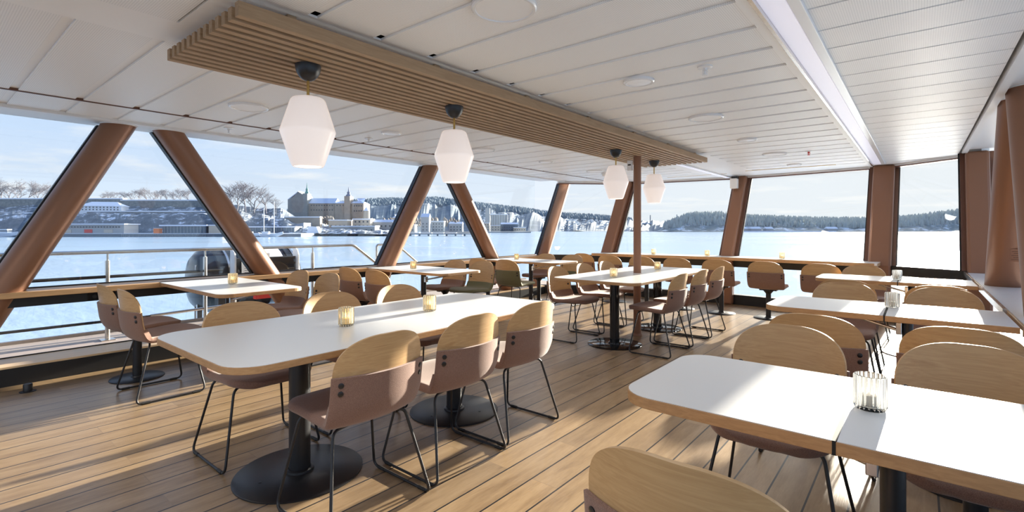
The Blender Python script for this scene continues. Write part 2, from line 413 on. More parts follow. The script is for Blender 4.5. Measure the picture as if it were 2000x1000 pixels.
# ceiling: backing, panels, lips
LANES = [(-5.40, -4.80, .47, .343, 9.2), (-4.775, -2.955, .47, .343, 9.7), (-2.64, -2.04, .47, .343, .80),
         (-2.10, -.585, .47, .343, 9.7), (-.375, .39, .35, .304, 9.5)]
ceil = B()
def bow_y(x, poly=BOW_T):
    for (xa, ya), (xb, yb) in zip(poly, poly[1:]):
        if xa <= x <= xb: return ya+(yb-ya)*(x-xa)/(xb-xa)
    return poly[0][1] if x < poly[0][0] else poly[-1][1]
def panel(b, x0, x1, y0, y1, z0, z1):
    """a ceiling panel clipped by the bow line"""
    n = max(2, int((x1-x0)/.4)+1); xs = [x0+(x1-x0)*i/(n-1) for i in range(n)]
    tops = [min(y1, bow_y(x)-.02) for x in xs]
    if max(tops) <= y0: return
    pts = [(x0, y0), (x1, y0)] + [(x, max(t, y0+.001)) for x, t in zip(xs[::-1], tops[::-1])]
    b.prism(pts, z0, z1)
for i, (x0, x1, g0, pitch, ymax) in enumerate(LANES):
    k = int((-4-g0)/pitch); y = g0+k*pitch
    gap = .014 if i == 4 else .046
    ystart = -4
    while y < ymax:
        a, bb = y+gap/2, y+pitch-gap/2
        if i == 3 and False: pass
        bb = min(bb, ymax)
        if bb > a: panel(ceil, x0, x1, a, bb, H, H+(.018 if i == 4 else .012))
        y += pitch
ceiling = struct(ceil.obj('ceiling', 'panel'))
bk = B()
for i, (x0, x1, g0, pitch, ymax) in enumerate(LANES):
    panel(bk, x0+.035 if i == 3 else x0, x1-(.035 if i < 3 else 0), -4, ymax, H+(.019 if i == 4 else .0125), H+.03)
o = bk.obj('panel_backing', 'white_metal', ceiling); o['label'] = 'pale recessed joint behind the panels'
fl = B()
fl.box(-2.955, -2.64, -4, .80, H, H+.01)          # flat strip beside the slats
fl.box(-2.955, -2.10, .80, 6.6, H, H+.01)         # flat field over the slats
panel(fl, -2.955, -2.10, 6.6, 9.7, H, H+.01)
panel(fl, -.585, -.538, -4, 9.5, H-.012, H+.02)
panel(fl, -5.6, .6, 9.0, 9.7, H+.001, H+.012)
fl.obj('flat_strip', 'white_metal', ceiling)
vo = B(); vo.prism([(-6.1, -4), (1.0, -4), (1.0, 8.4), (-.4, 9.9), (-4.7, 9.9), (-6.1, 8.2)], H+.12, H+.16)  # dark slab added above to keep sky out and darken joint ends
vo.obj('sky_block_slab', 'dark_void', ceiling)
b = B(); b.box(-4.797, -4.778, -4, 8.95, H-.006, H+.016); struct(b.obj('trim_1', 'copper_dark'))
# side lips and soffits over the windows
def lip(name, sgn, xi, xo):
    b = B()
    lo, hi = sorted((xi, xi+sgn*.05))
    b.box(lo, hi, -4, 8.25, H-.02, H+.05)
    lo, hi = sorted((xi+sgn*.05, xo))
    b.box(lo, hi, -4, 8.25, H+.02, H+.05)
    return struct(b.obj(name, 'soffit'))
lip('trim_2', -1, -5.40, -6.0); lip('trim_3', 1, .41, .95)
# bow lip
b = B()
for (xa, ya), (xb, yb) in zip(BOW_T, BOW_T[1:]):
    d = Vector((xb-xa, yb-ya)).normalized(); n = Vector((-d.y, d.x))
    b.prism([(xa, ya), (xb, yb), (xb+n.x*.12, yb+n.y*.12), (xa+n.x*.12, ya+n.y*.12)], H-.03, H+.10)
struct(b.obj('trim_4', 'soffit'))
# thin lines of light on the ceiling near the bow, put in as brass strips
b = B(); b.box(-3.6, -2.55, 8.93, 8.945, H-.004, H+.004); b.box(-2.2, -.95, 8.72, 8.735, H-.004, H+.004); struct(b.obj('light_line_strip', 'brass'))

# left side wall
b = B(); b.box(-6.0, XL+.02, -4, 7.8, 0, .14); struct(b.obj('wall_left', 'frame_black'))
b = B(); b.box(-6.02, XL+.018, -4, 7.82, .14, .156); struct(b.obj('trim_6', 'oak_sunlit'))
fr = B(); fr.box(-5.95, -5.68, -4, 7.95, .61, .688); fr.box(-5.965, -5.955, -4, 8.2, .156, .165)
for y in (-2.0, 3.5, 7.3): fr.box(-5.98, -5.92, y-.03, y+.03, .175, .62)
struct(fr.obj('window_frame_left', 'frame_black')).name = 'trim_7'
b = B(); b.box(-6.0, XL-.03, -4, 8.0, .688, .735); struct(b.obj('trim_8', 'oak_sill', bevel=.004))
b = B(); b.box(-5.965, -5.955, -4, 8.0, .735, H+.02); struct(b.obj('window_1', 'window_glass'))
b = B(); b.box(-5.965, -5.955, -4, 8.0, .20, .61); struct(b.obj('window_2', 'window_glass'))
b = B(); b.box(-5.975, -5.945, -4, 8.0, .735, .745); struct(b.obj('trim_9', 'frame_black'))

# bow wall: black foot, lower glass, black rail, leaning upper glass
def bow_strip(name, mat, lo, hi, z0, z1, th, off0=0, off1=0, i0=0, i1=4):
    b = B()
    for i in range(i0, i1):
        (xa, ya), (xb, yb) = lo[i], lo[i+1]; (xc, yc), (xd, yd) = hi[i], hi[i+1]
        d = Vector((xb-xa, yb-ya)).normalized(); n = Vector((-d.y, d.x))
        def q(x, y, o): return (x+n.x*o, y+n.y*o)
        b.prism([q(xa, ya, off0), q(xb, yb, off0), q(xb, yb, off0+th), q(xa, ya, off0+th)], z0, z1,
                [q(xc, yc, off1), q(xd, yd, off1), q(xd, yd, off1+th), q(xc, yc, off1+th)])
    return struct(b.obj(name, mat))
bow_strip('wall_front', 'frame_black', BOW_B, BOW_B, 0, .16, .12)
bow_strip('window_3', 'window_glass', BOW_B, BOW_B, .16, .62, .01, .06, .06)
bow_strip('trim_10', 'frame_black', BOW_B, BOW_B, .62, .75, .12)
bow_strip('window_4', 'window_glass', BOW_B, BOW_T, .75, H-.02, .01, .05, .05)
bow_strip('trim_11', 'copper_dark', BOW_T, BOW_T, H-.045, H-.03, .10)
# right side wall
b = B(); b.box(.55, .95, -4, 7.8, 0, .20); struct(b.obj('wall_right', 'frame_black'))
b = B(); b.box(.90, .91, -4, 8.0, .20, .68); b.box(.90, .91, -4, 8.0, .735, H+.02); struct(b.obj('window_5', 'window_glass'))
b = B(); b.box(.86, .95, -4, 8.0, .62, .70); struct(b.obj('trim_12', 'frame_black'))

# side counter along the right windows
c = thing('window_counter', 'white topped counter shelf with wooden edge running along the right windows', 'counter', (.41, 2.4, .70))
b = B(); b.box(.02, .50, -4.0, 5.6, 0, .03); b.obj('shelf', 'oak_edge', c, bevel=.003)
b = B(); b.box(.03, .50, -4.0, 5.6, .030, .035); b.obj('laminate_top', 'laminate', c)
b = B(); b.bm.free()
for y0, y1 in ((-4.0, -1.03), (-.27, 1.22), (2.0, 3.62), (4.4, 5.6)): B().box(.0, .02, y0, y1, .0, .045).obj('edge_rail', 'steel', c)
# bow counter (raised)
c = thing('bow_counter', 'long wooden counter under the front windows with three candle glasses', 'counter', (-2.48, 8.2, .75))
def bow_counter(z0, z1, e):
    inn = [(-4.72, 8.10), (-2.48, 8.28), (-.42, 8.02)]; out = [(-.40, 8.56), (-2.48, 8.78), (-4.62, 8.58)]
    b = B(); b.prism([(x+2.48, y-8.2-e if i else y-8.2-e) for i, (x, y) in enumerate(inn)] + [(x+2.48, y-8.2) for x, y in out], z0, z1); return b
bow_counter(0, .045, 0).obj('worktop', 'oak_sill', c, bevel=.003)
bow_counter(.045, .048, -.012).obj('laminate_top', 'laminate', c)
b = B(); b.box(2.03, 2.06, -.2, -.16, .02, .05); b.obj('end_cap', 'white_metal', c)

# ------------------------------------------------------------------ inclined copper columns
def column(name, p0, p1, r, label, group, flange=True, mat='copper', shape='round'):
    t = thing(name, label, 'column', p0, 0, group)
    P0 = Vector((0, 0, 0)); P1 = Vector(p1)-Vector(p0)
    b = B()
    n = 32
    ring = []
    for k in range(n):
        a = 2*PI*k/n; ring.append((r*math.cos(a), r*math.sin(a)))
    b.rings([[(P.x+x, P.y+y*1.08, P.z) for x, y in ring] for P in (P0, P1)])
    b.obj('shaft', mat, t, smooth=True)
    b = B(); b.rings([[(P.x+x*1.05, P.y+y*1.13, P.z) for x, y in ring] for P in (P1-(P1)*.004, P1)])
    b.obj('collar', 'white_metal', t, smooth=True)
    return t
XS = -5.78
g1 = 'inclined copper columns along the left windows'
ctop = H+.02
cols = [((XS, .13, .0), (XS, 1.27, ctop), 'thick copper column leaning right at the far left edge of the view'),
        ((XS, 3.12, 0), (XS, 1.66, ctop), 'thick copper column leaning left in front of the black life raft canisters'),
        ((XS, 3.86, 0), (XS, 5.11, ctop), 'copper column leaning right beside the second wall table, behind the second pendant lamp'),
        ((XS, 7.02, 0), (XS, 5.50, ctop), 'copper column leaning left whose foot stands behind the two olive green chairs'),
        ((XS+.05, 7.56, 0), (XS+.05, 8.75, ctop), 'copper column leaning right at the corner of side and front windows')]
for p0, p1, lab in cols:
    t = column('inclined_column', p0, p1, .125 if p0[1] < 7.3 else .12, lab, g1)
    b = B(); P1 = Vector(p1)-Vector(p0)
    s_ = -1
    dy = -.135
    b.rings([[(P.x-.10, P.y+dy-.012, P.z), (P.x-.03, P.y+dy-.012, P.z), (P.x-.03, P.y+dy+.03, P.z), (P.x-.10, P.y+dy+.03, P.z)] for P in (P1*.34, P1*.99)])
    b.obj('window_gasket', 'frame_black', t)
g2 = 'copper columns along the right windows'
for p0, p1, lab in (((.60, 6.30, .735), (.60, 5.28, ctop), 'copper column with two small notices, leaning towards the camera at right'),
                    ((.61, 4.15, .735), (.60, 4.88, ctop), 'copper column cut off by the right edge of the view')):
    t = column('inclined_column', p0, p1, .135, lab, g2)
    if p0[1] > 5:
        for zz, w in ((1.02, .09), (1.36, .09)):
            def cyz(z): return (p1[1]-p0[1])*(z-.735)/(ctop-.735)
            def sl(x0, x1, z0, z1, y0, y1):
                return B().rings([[(x0, cyz(z)+y0, z-.735), (x1, cyz(z)+y0, z-.735), (x1, cyz(z)+y1, z-.735), (x0, cyz(z)+y1, z-.735)] for z in (z0, z1)])
            pl = sl(.0, .075, zz-.05, zz+.06, -.149, -.118).obj('notice_plate', 'copper', t); pl['label'] = 'small copper coloured notice plate'
            for q in range(5): sl(.008+.012*(q % 2), .066-.01*(q % 2), zz-.035+q*.018, zz-.030+q*.018, -.1505, -.1485).obj('notice_text', 'copper_dark', pl)
# leaning posts of the bow
def bow_post(x0, y0, x1, y1, label, face=.11, z0=.0):
    t = thing('window_post', label, 'window post', (x0, y0, z0), 0, 'leaning copper posts between the front windows')
    def sec(w, d0, d1, cx, cy, z): return [(cx-w, cy+d0, z), (cx+w, cy+d0, z), (cx+w, cy+d1, z), (cx-w, cy+d1, z)]
    h = H-z0; hb = .75-z0
    b = B()
    for w, d0, d1, m in ((face, -.10, .06, 'shaft'),):
        b.rings([sec(w, d0, d1, 0, 0, 0), sec(w, d0, d1, 0, .03, hb), sec(w, d0, d1, x1-x0, y1-y0, h)])
    b.obj('shaft', 'copper', t, bevel=.03)
    b = B(); w = face+.045
    b.rings([sec(w, .03, .09, 0, 0, hb), sec(w, .03, .09, x1-x0, y1-y0, h)]); b.obj('flange', 'copper_dark', t)
    b = B(); w = face+.06
    b.rings([sec(w, .07, .11, 0, 0, hb), sec(w, .07, .11, x1-x0, y1-y0, h)]); b.obj('window_gasket', 'frame_black', t)
    return t
bow_post(-4.62, 8.50, -4.58, 9.28, 'copper window post leaning outward behind the third pendant lamp')
bow_post(-2.48, 8.70, -2.48, 9.60, 'middle post of the front windows, copper, with a white box at its top', .10)
bow_post(-.42, 8.48, -.40, 9.28, 'wide copper post between the front windows and the right corner window', .13)
bow_post(.55, 7.95, .55, 8.35, 'sunlit copper post at the front end of the right window counter', .11)

# ------------------------------------------------------------------ light channel in the ceiling
t = thing('light_channel', 'long recessed light channel with lavender white diffuser running along the ceiling', 'ceiling light', (-.51, 0, H))
b = B(); b.box(-.026, -.010, -4, 9.0, -.03, .03); b.obj('track', 'steel', t)
b = B(); b.box(-.010, .085, -4, 9.0, -.010, .02); b.obj('diffuser', 'led', t, bevel=.004)
b = B(); b.box(.088, .135, -4, 9.0, -.016, .02); b.obj('side_profile', 'white_gloss', t, bevel=.003)

t = thing('light_channel', 'short white light strip running from the oak slats to the middle window post', 'ceiling light', (-2.70, 8.1, H))
b = B(); b.box(-.05, .05, -1.5, 1.45, -.02, -.0005); b.obj('profile', 'white_gloss', t, bevel=.003)
b = B(); b.box(-.035, .035, -1.48, 1.43, -.0225, -.0205); b.obj('diffuser', 'led', t)
# ------------------------------------------------------------------ slat ceiling feature
t = thing('slatted_wood_canopy', 'long oak slat panel hung under the white ceiling above the middle tables', 'ceiling panel', (-2.515, 3.67, 2.10))
NS = 13
for i in range(NS):
    x = -.405 + .81*i/(NS-1)
    b = B(); b.box(x-.018, x+.018, -2.83, 2.83, 0, .055 if i < NS-1 else .06); b.obj('slat', 'oak_slat', t, bevel=.002)
for k in range(7): B().box(-.36, .36, -2.6+k*.86, -2.56+k*.86, .056, .098).obj('cross_batten', 'oak_slat', t)

# ------------------------------------------------------------------ pendants
def pendant(x, y, label):
    t = thing('pendant_lamp', label, 'pendant lamp', (x, y, 2.10), 0, 'pendant lamps with faceted white glass shades')
    b = B(); b.lathe([(.064*math.sin(a), -.082*math.cos(a)) for a in [i*PI/2/10 for i in range(1, 11)]] + [(.064, 0.0)], n=32); b.obj('ceiling_canopy', 'metal_black', t, smooth=True)
    b = B(); b.lathe([(.007, -.175), (.007, -.08)], n=14); b.obj('rod', 'brass', t, smooth=True)
    pr = [(.066, -.170), (.078, -.174), (.086, -.184), (.090, -.195), (.134, -.335), (.137, -.345), (.134, -.356), (.083, -.512), (.078, -.522), (.072, -.528)]
    inner = [(r-.004, z) for r, z in pr[::-1]]
    b = B(); b.lathe(pr + [(.066, -.526)] + inner[1:-1] + [(.020, -.176), (.004, -.172)], n=40, cap=False); sh = b.obj('lamp_shade', 'shade', t, smooth=True)
    b = B(); b.lathe([(.003, -.172), (.066, -.170)], n=40, cap=False); b.obj('shade_top', 'shade', t)
    b = B(); b.lathe([(.012, -.21), (.02, -.23), (.032, -.29), (.034, -.32), (.025, -.35), (.004, -.36)], n=20); b.obj('bulb', 'bulb', t, smooth=True)
    return t
pendant(-2.46, 1.33, 'largest and nearest pendant lamp with white faceted glass shade')
pendant(-2.50, 2.42, 'second pendant lamp with white faceted shade, hung over the far end of the near table')
pendant(-2.53, 4.86, 'third pendant lamp, just left of the thin copper pillar')
pendant(-2.56, 5.93, 'farthest and smallest pendant lamp, just right of the thin copper pillar')

# ------------------------------------------------------------------ ceiling fittings
def disc(name, cat, x, y, r, label, group, mats=('white_gloss', 'white_metal'), dome=False):
    t = thing(name, label, cat, (x, y, H), 0, group)
    b = B(); b.lathe([(r, .002), (r, -.012), (r-.006, -.018), (r-.016, -.017), (r-.018, -.012)], n=40, cap=False); b.obj('rim', mats[0], t, smooth=True)
    b = B(); b.lathe([(r-.016, -.0125), (r*.5, -.018 if dome else -.013), (.001, -.020 if dome else -.013)], n=40, cap=False); b.obj('face', mats[1], t, smooth=True)
    return t
def lamp_under(t, w, size=.07):
    l = bpy.data.lights.new('downlight', 'SPOT'); l.energy = w; l.spot_size = math.radians(165); l.spot_blend = .9; l.shadow_soft_size = size; l.color = (1, .968, .915)
    o = bpy.data.objects.new('lamp', l); COL.objects.link(o); o.parent = t; o.location = (0, 0, -.03)
G1, G2 = 'round white ceiling speakers', 'round ceiling downlights'
rows = [(-1.37, 1.62, 1, 'big white ceiling disc cut by the top edge of the view'), (-1.39, 2.98, 0, 'small round ceiling light nearest the camera on the right of the slats'),
        (-1.40, 4.31, 1, 'large ceiling disc, third in the row right of the slats'), (-1.41, 5.65, 0, 'small ceiling light, fourth in the row right of the slats'),
        (-1.41, 6.95, 1, 'large ceiling disc near the light channel end'), (-1.42, 8.29, 0, 'small ceiling light closest to the front windows'),
        (-4.02, 1.69, 1, 'large ceiling disc left of the nearest pendant lamp'), (-4.03, 3.04, 0, 'small ceiling light between the first two pendant lamps'),
        (-4.04, 4.39, 1, 'large ceiling disc just right of the second pendant lamp'), (-4.06, 5.71, 0, 'small ceiling light left of the third pendant lamp'),
        (-4.10, 7.15, 1, 'large ceiling disc farthest away, beside the camera dome')]
for x, y, big, lab in rows:
    if big: disc('ceiling_speaker', 'ceiling speaker', x, y, .14, lab, G1)
    else: lamp_under(disc('ceiling_downlight', 'ceiling light', x, y, .097, lab, G2, ('white_gloss', 'downlight'), True), DOWN*(1 if y < 5 else .45))
for x, y, w in ((-1.37, .30, 'just above the camera, right of the slats'), (-4.0, -.5, 'beside the camera, left of the slats'), (-1.37, -1.0, 'first behind the camera on the right'), (-4.0, -1.6, 'first behind the camera on the left'), (-1.37, -2.4, 'farthest behind the camera on the right'), (-4.0, -2.8, 'farthest behind the camera on the left')):
    lamp_under(disc('ceiling_downlight', 'ceiling light', x, y, .097, 'added round ceiling light '+w, G2, ('white_gloss', 'downlight'), True), DOWN)  # lamp rows carried on mostly out of view, added to brighten the room
def sprinkler(x, y, label, m2='steel'):
    t = thing('fire_sprinkler', label, 'sprinkler', (x, y, H), 0, 'ceiling fire sprinklers')
    b = B(); b.lathe([(.042, .001), (.042, -.006), (.030, -.010), (.012, -.010)], n=28); b.obj('escutcheon', 'white_gloss', t, smooth=True)
    b = B(); b.lathe([(.012, -.010), (.012, -.022), (.006, -.026), (.005, -.044)], n=16)
    b.tube([(.012, 0, -.018), (.015, 0, -.034), (.003, 0, -.048)], .0022, 6); b.tube([(-.012, 0, -.018), (-.015, 0, -.034), (-.003, 0, -.048)], .0022, 6)
    b.obj('nozzle', m2, t, smooth=True)
    b = B(); b.lathe([(.016, -.048), (.016, -.051)], n=20); b.obj('deflector', m2, t)
sprinkler(-.97, 2.97, 'white fire sprinkler left of the light channel, nearest the camera', 'white_gloss')
sprinkler(-1.04, 6.99, 'fire sprinkler with red bulb near the front end of the light channel', 'red')
sprinkler(-5.02, 1.93, 'white fire sprinkler beyond the brown ceiling line above the life raft', 'white_gloss')
sprinkler(-4.46, 3.08, 'white fire sprinkler between the first two pendant lamps', 'white_gloss')
t = thing('security_camera', 'small white dome camera on the ceiling left of the third pendant lamp', 'camera', (-4.08, 7.42, H))
b = B(); b.lathe([(.05, 0), (.05, -.03), (.045, -.035)], n=28); b.obj('housing', 'white_gloss', t, smooth=True)
b = B(); b.lathe([(.04*math.cos(a), -.035-.04*math.sin(a)) for a in [i*PI/2/6 for i in range(6)]] + [(.001, -.075)], n=28); b.obj('dome', 'white_metal', t, smooth=True)

# ------------------------------------------------------------------ centre pillar
t = thing('pillar', 'slim copper pillar standing through the middle table', 'pillar', (-2.555, 5.44, 0))
b = B(); b.lathe([(.044, 0), (.044, 2.10)], n=28); b.obj('shaft', 'copper', t, smooth=True)
b = B(); b.lathe([(.056, 0), (.056, .012), (.046, .03)], n=28); b.obj('foot_ring', 'copper', t, smooth=True)
t2 = thing('wall_box', 'small white box with dark slot fixed near the top of the slim copper pillar', 'detector', (-2.62, 5.385, 1.99))
b = B(); b.box(-.03, .03, -.02, .015, -.06, .06); b.obj('housing', 'white_gloss', t2, bevel=.006)
b = B(); b.box(-.018, .02, -.022, -.020, 0, .015); b.obj('slot', 'dark_void', t2)
t2 = thing('wall_speaker', 'white wall speaker on the middle front window post', 'speaker', (-2.53, 9.30, 2.06))
b = B(); b.box(-.06, .06, -.06, .06, -.10, .08); b.obj('housing', 'white_gloss', t2, bevel=.015)
b = B(); b.box(-.04, .06, -.04, .06, .08, .12); b.obj('bracket', 'frame_black', t2)

# ------------------------------------------------------------------ chairs
def catmull(P, n):
    out = []; P = [P[0]]+P+[P[-1]]
    for i in range(1, len(P)-2):
        p0, p1, p2, p3 = [Vector(q) for q in P[i-1:i+3]]
        for k in range(n):
            t = k/n
            out.append(.5*((2*p1)+(-p0+p2)*t+(2*p0-5*p1+4*p2-p3)*t*t+(-p0+3*p1-3*p2+p3)*t**3))
    out.append(Vector(P[-1])); return out
PROF = catmull([(.295, .432), (.275, .446), (.20, .455), (.08, .447), (-.04, .438), (-.12, .440), (-.178, .462), (-.208, .51), (-.222, .57), (-.232, .65), (-.242, .735), (-.251, .810)], 12)
AL = [0]
for a, b_ in zip(PROF, PROF[1:]): AL.append(AL[-1]+(b_-a).length)
TOT = AL[-1]
def prof(s):
    s = max(0, min(TOT, s))
    for i in range(len(AL)-1):
        if s <= AL[i+1]:
            t = (s-AL[i])/max(1e-9, AL[i+1]-AL[i]); return PROF[i].lerp(PROF[i+1], t)
    return PROF[-1]
def s_at_z(z):
    s = TOT
    while prof(s).y > z: s -= .002
    return s
def hw(s):
    w = .222
    if s < .16: q = 1-s/.16; w *= (max(0, 1-q**2.3))**(1/2.3)
    u = s-.34
    w *= 1-.03*math.exp(-(u/.13)**2)
    r = TOT-s
    if r < .175: q = 1-r/.175; w *= (max(0, 1-q**2.75))**(1/2.6)
    return max(w, .012)
def shell_pt(s, t, off=0, ex=0):
    def P(s, t):
        p = prof(s); w = hw(s)+ex; y = w*t
        back = max(0, min(1, (s-.36)/.16)); back = back*back*(3-2*back)
        yy = (y/.222)
        return Vector((p.x+.058*back*yy*yy, y, p.y+(1-back)*.010*yy*yy-(.014*yy*yy*max(0, 1-s/.2))))
    e = .003; s1, s0 = min(TOT, s+e), max(0, s-e)
    # normals from an unpinched surface
    def Q(s, y):
        p = prof(s); back = max(0, min(1, (s-.36)/.16)); back = back*back*(3-2*back); yy = y/.222
        return Vector((p.x+.058*back*yy*yy, y, p.y+(1-back)*.010*yy*yy))
    y = (hw(s)+ex)*t
    ds = Q(s1, y)-Q(s0, y); dt = Q(s, y+.003)-Q(s, y-.003)
    n = -ds.cross(dt).normalized()
    return P(s, t)+n*off
def sheet(srows, ncol, f_in, f_out, ex=0):
    b = B(); rings = []
    T = []
    for j in range(ncol+1):
        a = -1+2*j/ncol; T.append(.35*a+.65*math.sin(a*PI/2))
    for s in srows:
        top = [tuple(shell_pt(s, q, f_in(s, q), ex)) for q in T]
        bot = [tuple(shell_pt(s, q, f_out(s, q), ex)) for q in T[::-1]]
        rings.append(top+bot)
    b.rings(rings); return b
def fine(a, b, n, end=None):
    if end == 'hi': return [a+(b-a)*(1-(1-k/n)**2) for k in range(n+1)]
    if end == 'lo': return [a+(b-a)*(k/n)**2 for k in range(n+1)]
    return [a+(b-a)*k/n for k in range(n+1)]
SB, SC, SW = s_at_z(.525), s_at_z(.655), s_at_z(.517)
SP = .052
def chair_meshes():
    wr = fine(SW, TOT-.18, 14) + fine(TOT-.18, TOT-.0010, 26, 'hi')[1:]
    wb = sheet(wr, 22, lambda s, t: 0, lambda s, t: -.011)
    fr = fine(.001, .16, 16, 'lo') + fine(.16, SB, 22)[1:] + [SB+.001] + fine(SB+.004, SC, 12)
    def edge(t):
        q = max(0, min(1, (1-abs(t))/.10)); return math.sqrt(1-(1-q)**2)
    def fin(s, t):
        if s > SB: return -.0125
        k = math.sqrt(max(0, 1-(1-min(1, s/.03))**2)); b_ = max(0, min(1, (s-.42)/.08))
        e = edge(t)*(1-b_)+b_
        return -.006+.020*k*e
    def fout(s, t):
        e = edge(t)
        if s <= SB:
            k = math.sqrt(max(0, 1-(1-min(1, s/.05))**2)); b_ = max(0, min(1, (s-.40)/.10))
            return -.008-(.020*k)*(e*(1-b_)+b_*(.7+.3*e))
        k = max(0, 1-(s-SB)/.07); k = k*k*(3-2*k)
        return k*(-.008-.020*(.7+.3*e))+(1-k)*(-.0225-.0035*e)
    fb = sheet(fr, 30, fin, fout, .004)
    return wb, fb
wb, fb = chair_meshes()
def make_chair(kind, mat):
    t = thing('sled_chair' if kind == 'sled' else 'swivel_chair', 'chair', 'chair')
    src = CH.get('wood')
    if src: bo = src.copy(); COL.objects.link(bo); bo.parent = t
    else: bo = wb.obj('backrest', 'oak_veneer', t, smooth=True); CH['wood'] = bo
    if mat in CH: so = CH[mat].copy(); COL.objects.link(so); so.parent = t
    elif 'fab' in CH:
        so = CH['fab'].copy(); so.data = so.data.copy(); so.data.materials[0] = M[mat]; COL.objects.link(so); so.parent = t; CH[mat] = so
    else: so = fb.obj('upholstered_seat', mat, t, smooth=True); CH['fab'] = so; CH[mat] = so
    for sg in (-1, 1):
        for z in (.625, .590):
            s = s_at_z(z); w = hw(s); tt = sg*(w-.030)/w
            b = B()
            for off0, off1 in ((-.020, -.0305), (-.001, .004)):
                a = shell_pt(s, tt, off0); c_ = shell_pt(s, tt, off1); ax = (c_-a).normalized()
                u = ax.orthogonal().normalized(); v = ax.cross(u)
                b.rings([[tuple(p+u*r*math.cos(2*PI*k/14)+v*r*math.sin(2*PI*k/14)) for k in range(14)] for p, r in ((a, .0115), (c_-ax*.0015, .0115), (c_, .008))])
            b.obj('button', 'button', t, smooth=True)
    if kind == 'sled':
        for sg in (-1, 1):
            pts = [(-.10, sg*.10, .408), (-.118, sg*.185, .408), (-.222, sg*.258, .0085), (.222, sg*.258, .0085), (.15, sg*.185, .412), (.13, sg*.10, .412)]
            b = B(); b.tube(rounded_path(pts, .045, 6), .0068, 10); lg = b.obj('leg_loop', 'metal_black', t, smooth=True)
            for x in (-.16, .16):
                b = B(); b.tube([(x-.025, sg*.258, .0086), (x+.025, sg*.258, .0086)], .0086, 10); b.obj('glide', 'rubber', lg, smooth=True)
        b = B()
        for sg in (-1, 1): b.tube([(-.10, sg*.10, .408), (.13, sg*.10, .412)], .0068, 8)
        b.tube([(-.10, -.10, .408), (-.10, .10, .408)], .0068, 8); b.tube([(.13, -.10, .412), (.13, .10, .412)], .0068, 8)
        b.obj('seat_support', 'metal_black', t, smooth=True)
    else:
        b = B(); b.lathe([(.19, 0), (.19, .006), (.184, .010), (.045, .012), (.040, .02)], n=40); b.obj('base_disc', 'metal_black', t, smooth=True)
        b = B(); b.lathe([(.033, .012), (.033, .36), (.026, .365), (.026, .395)], n=24); b.obj('pedestal_column', 'metal_black', t, smooth=True)
        b = B(); b.box(-.10, .13, -.03, .03, .385, .412); b.box(-.04, .06, -.11, .11, .388, .412); b.lathe([(.03, .34), (.07, .39)], n=16); b.obj('swivel_mechanism', 'metal_black', t)
    return t
CH = {}
proto = {}
def place_chair(x, y, face, kind, mat, label, group):
    key = (kind, mat)
    if key not in proto: proto[key] = make_chair(kind, mat); t = proto[key]
    else: t = copy_tree(proto[key])
    t.location = (x, y, 0); t.rotation_euler = (0, 0, math.radians(face))
    tag(t, label, 'chair', group)
BR, GR = 'fabric_brown', 'fabric_green'
gA = 'oak and mauve brown chairs around the near middle table'
gB = 'oak and mauve brown chairs around the middle table with the pillar'
gT = 'chairs at the wall tables along the left windows'
gR = 'chairs at the tables along the right windows'
gF = 'swivel chairs facing the front window counter'
BCX, BCY = -.36, 1.18
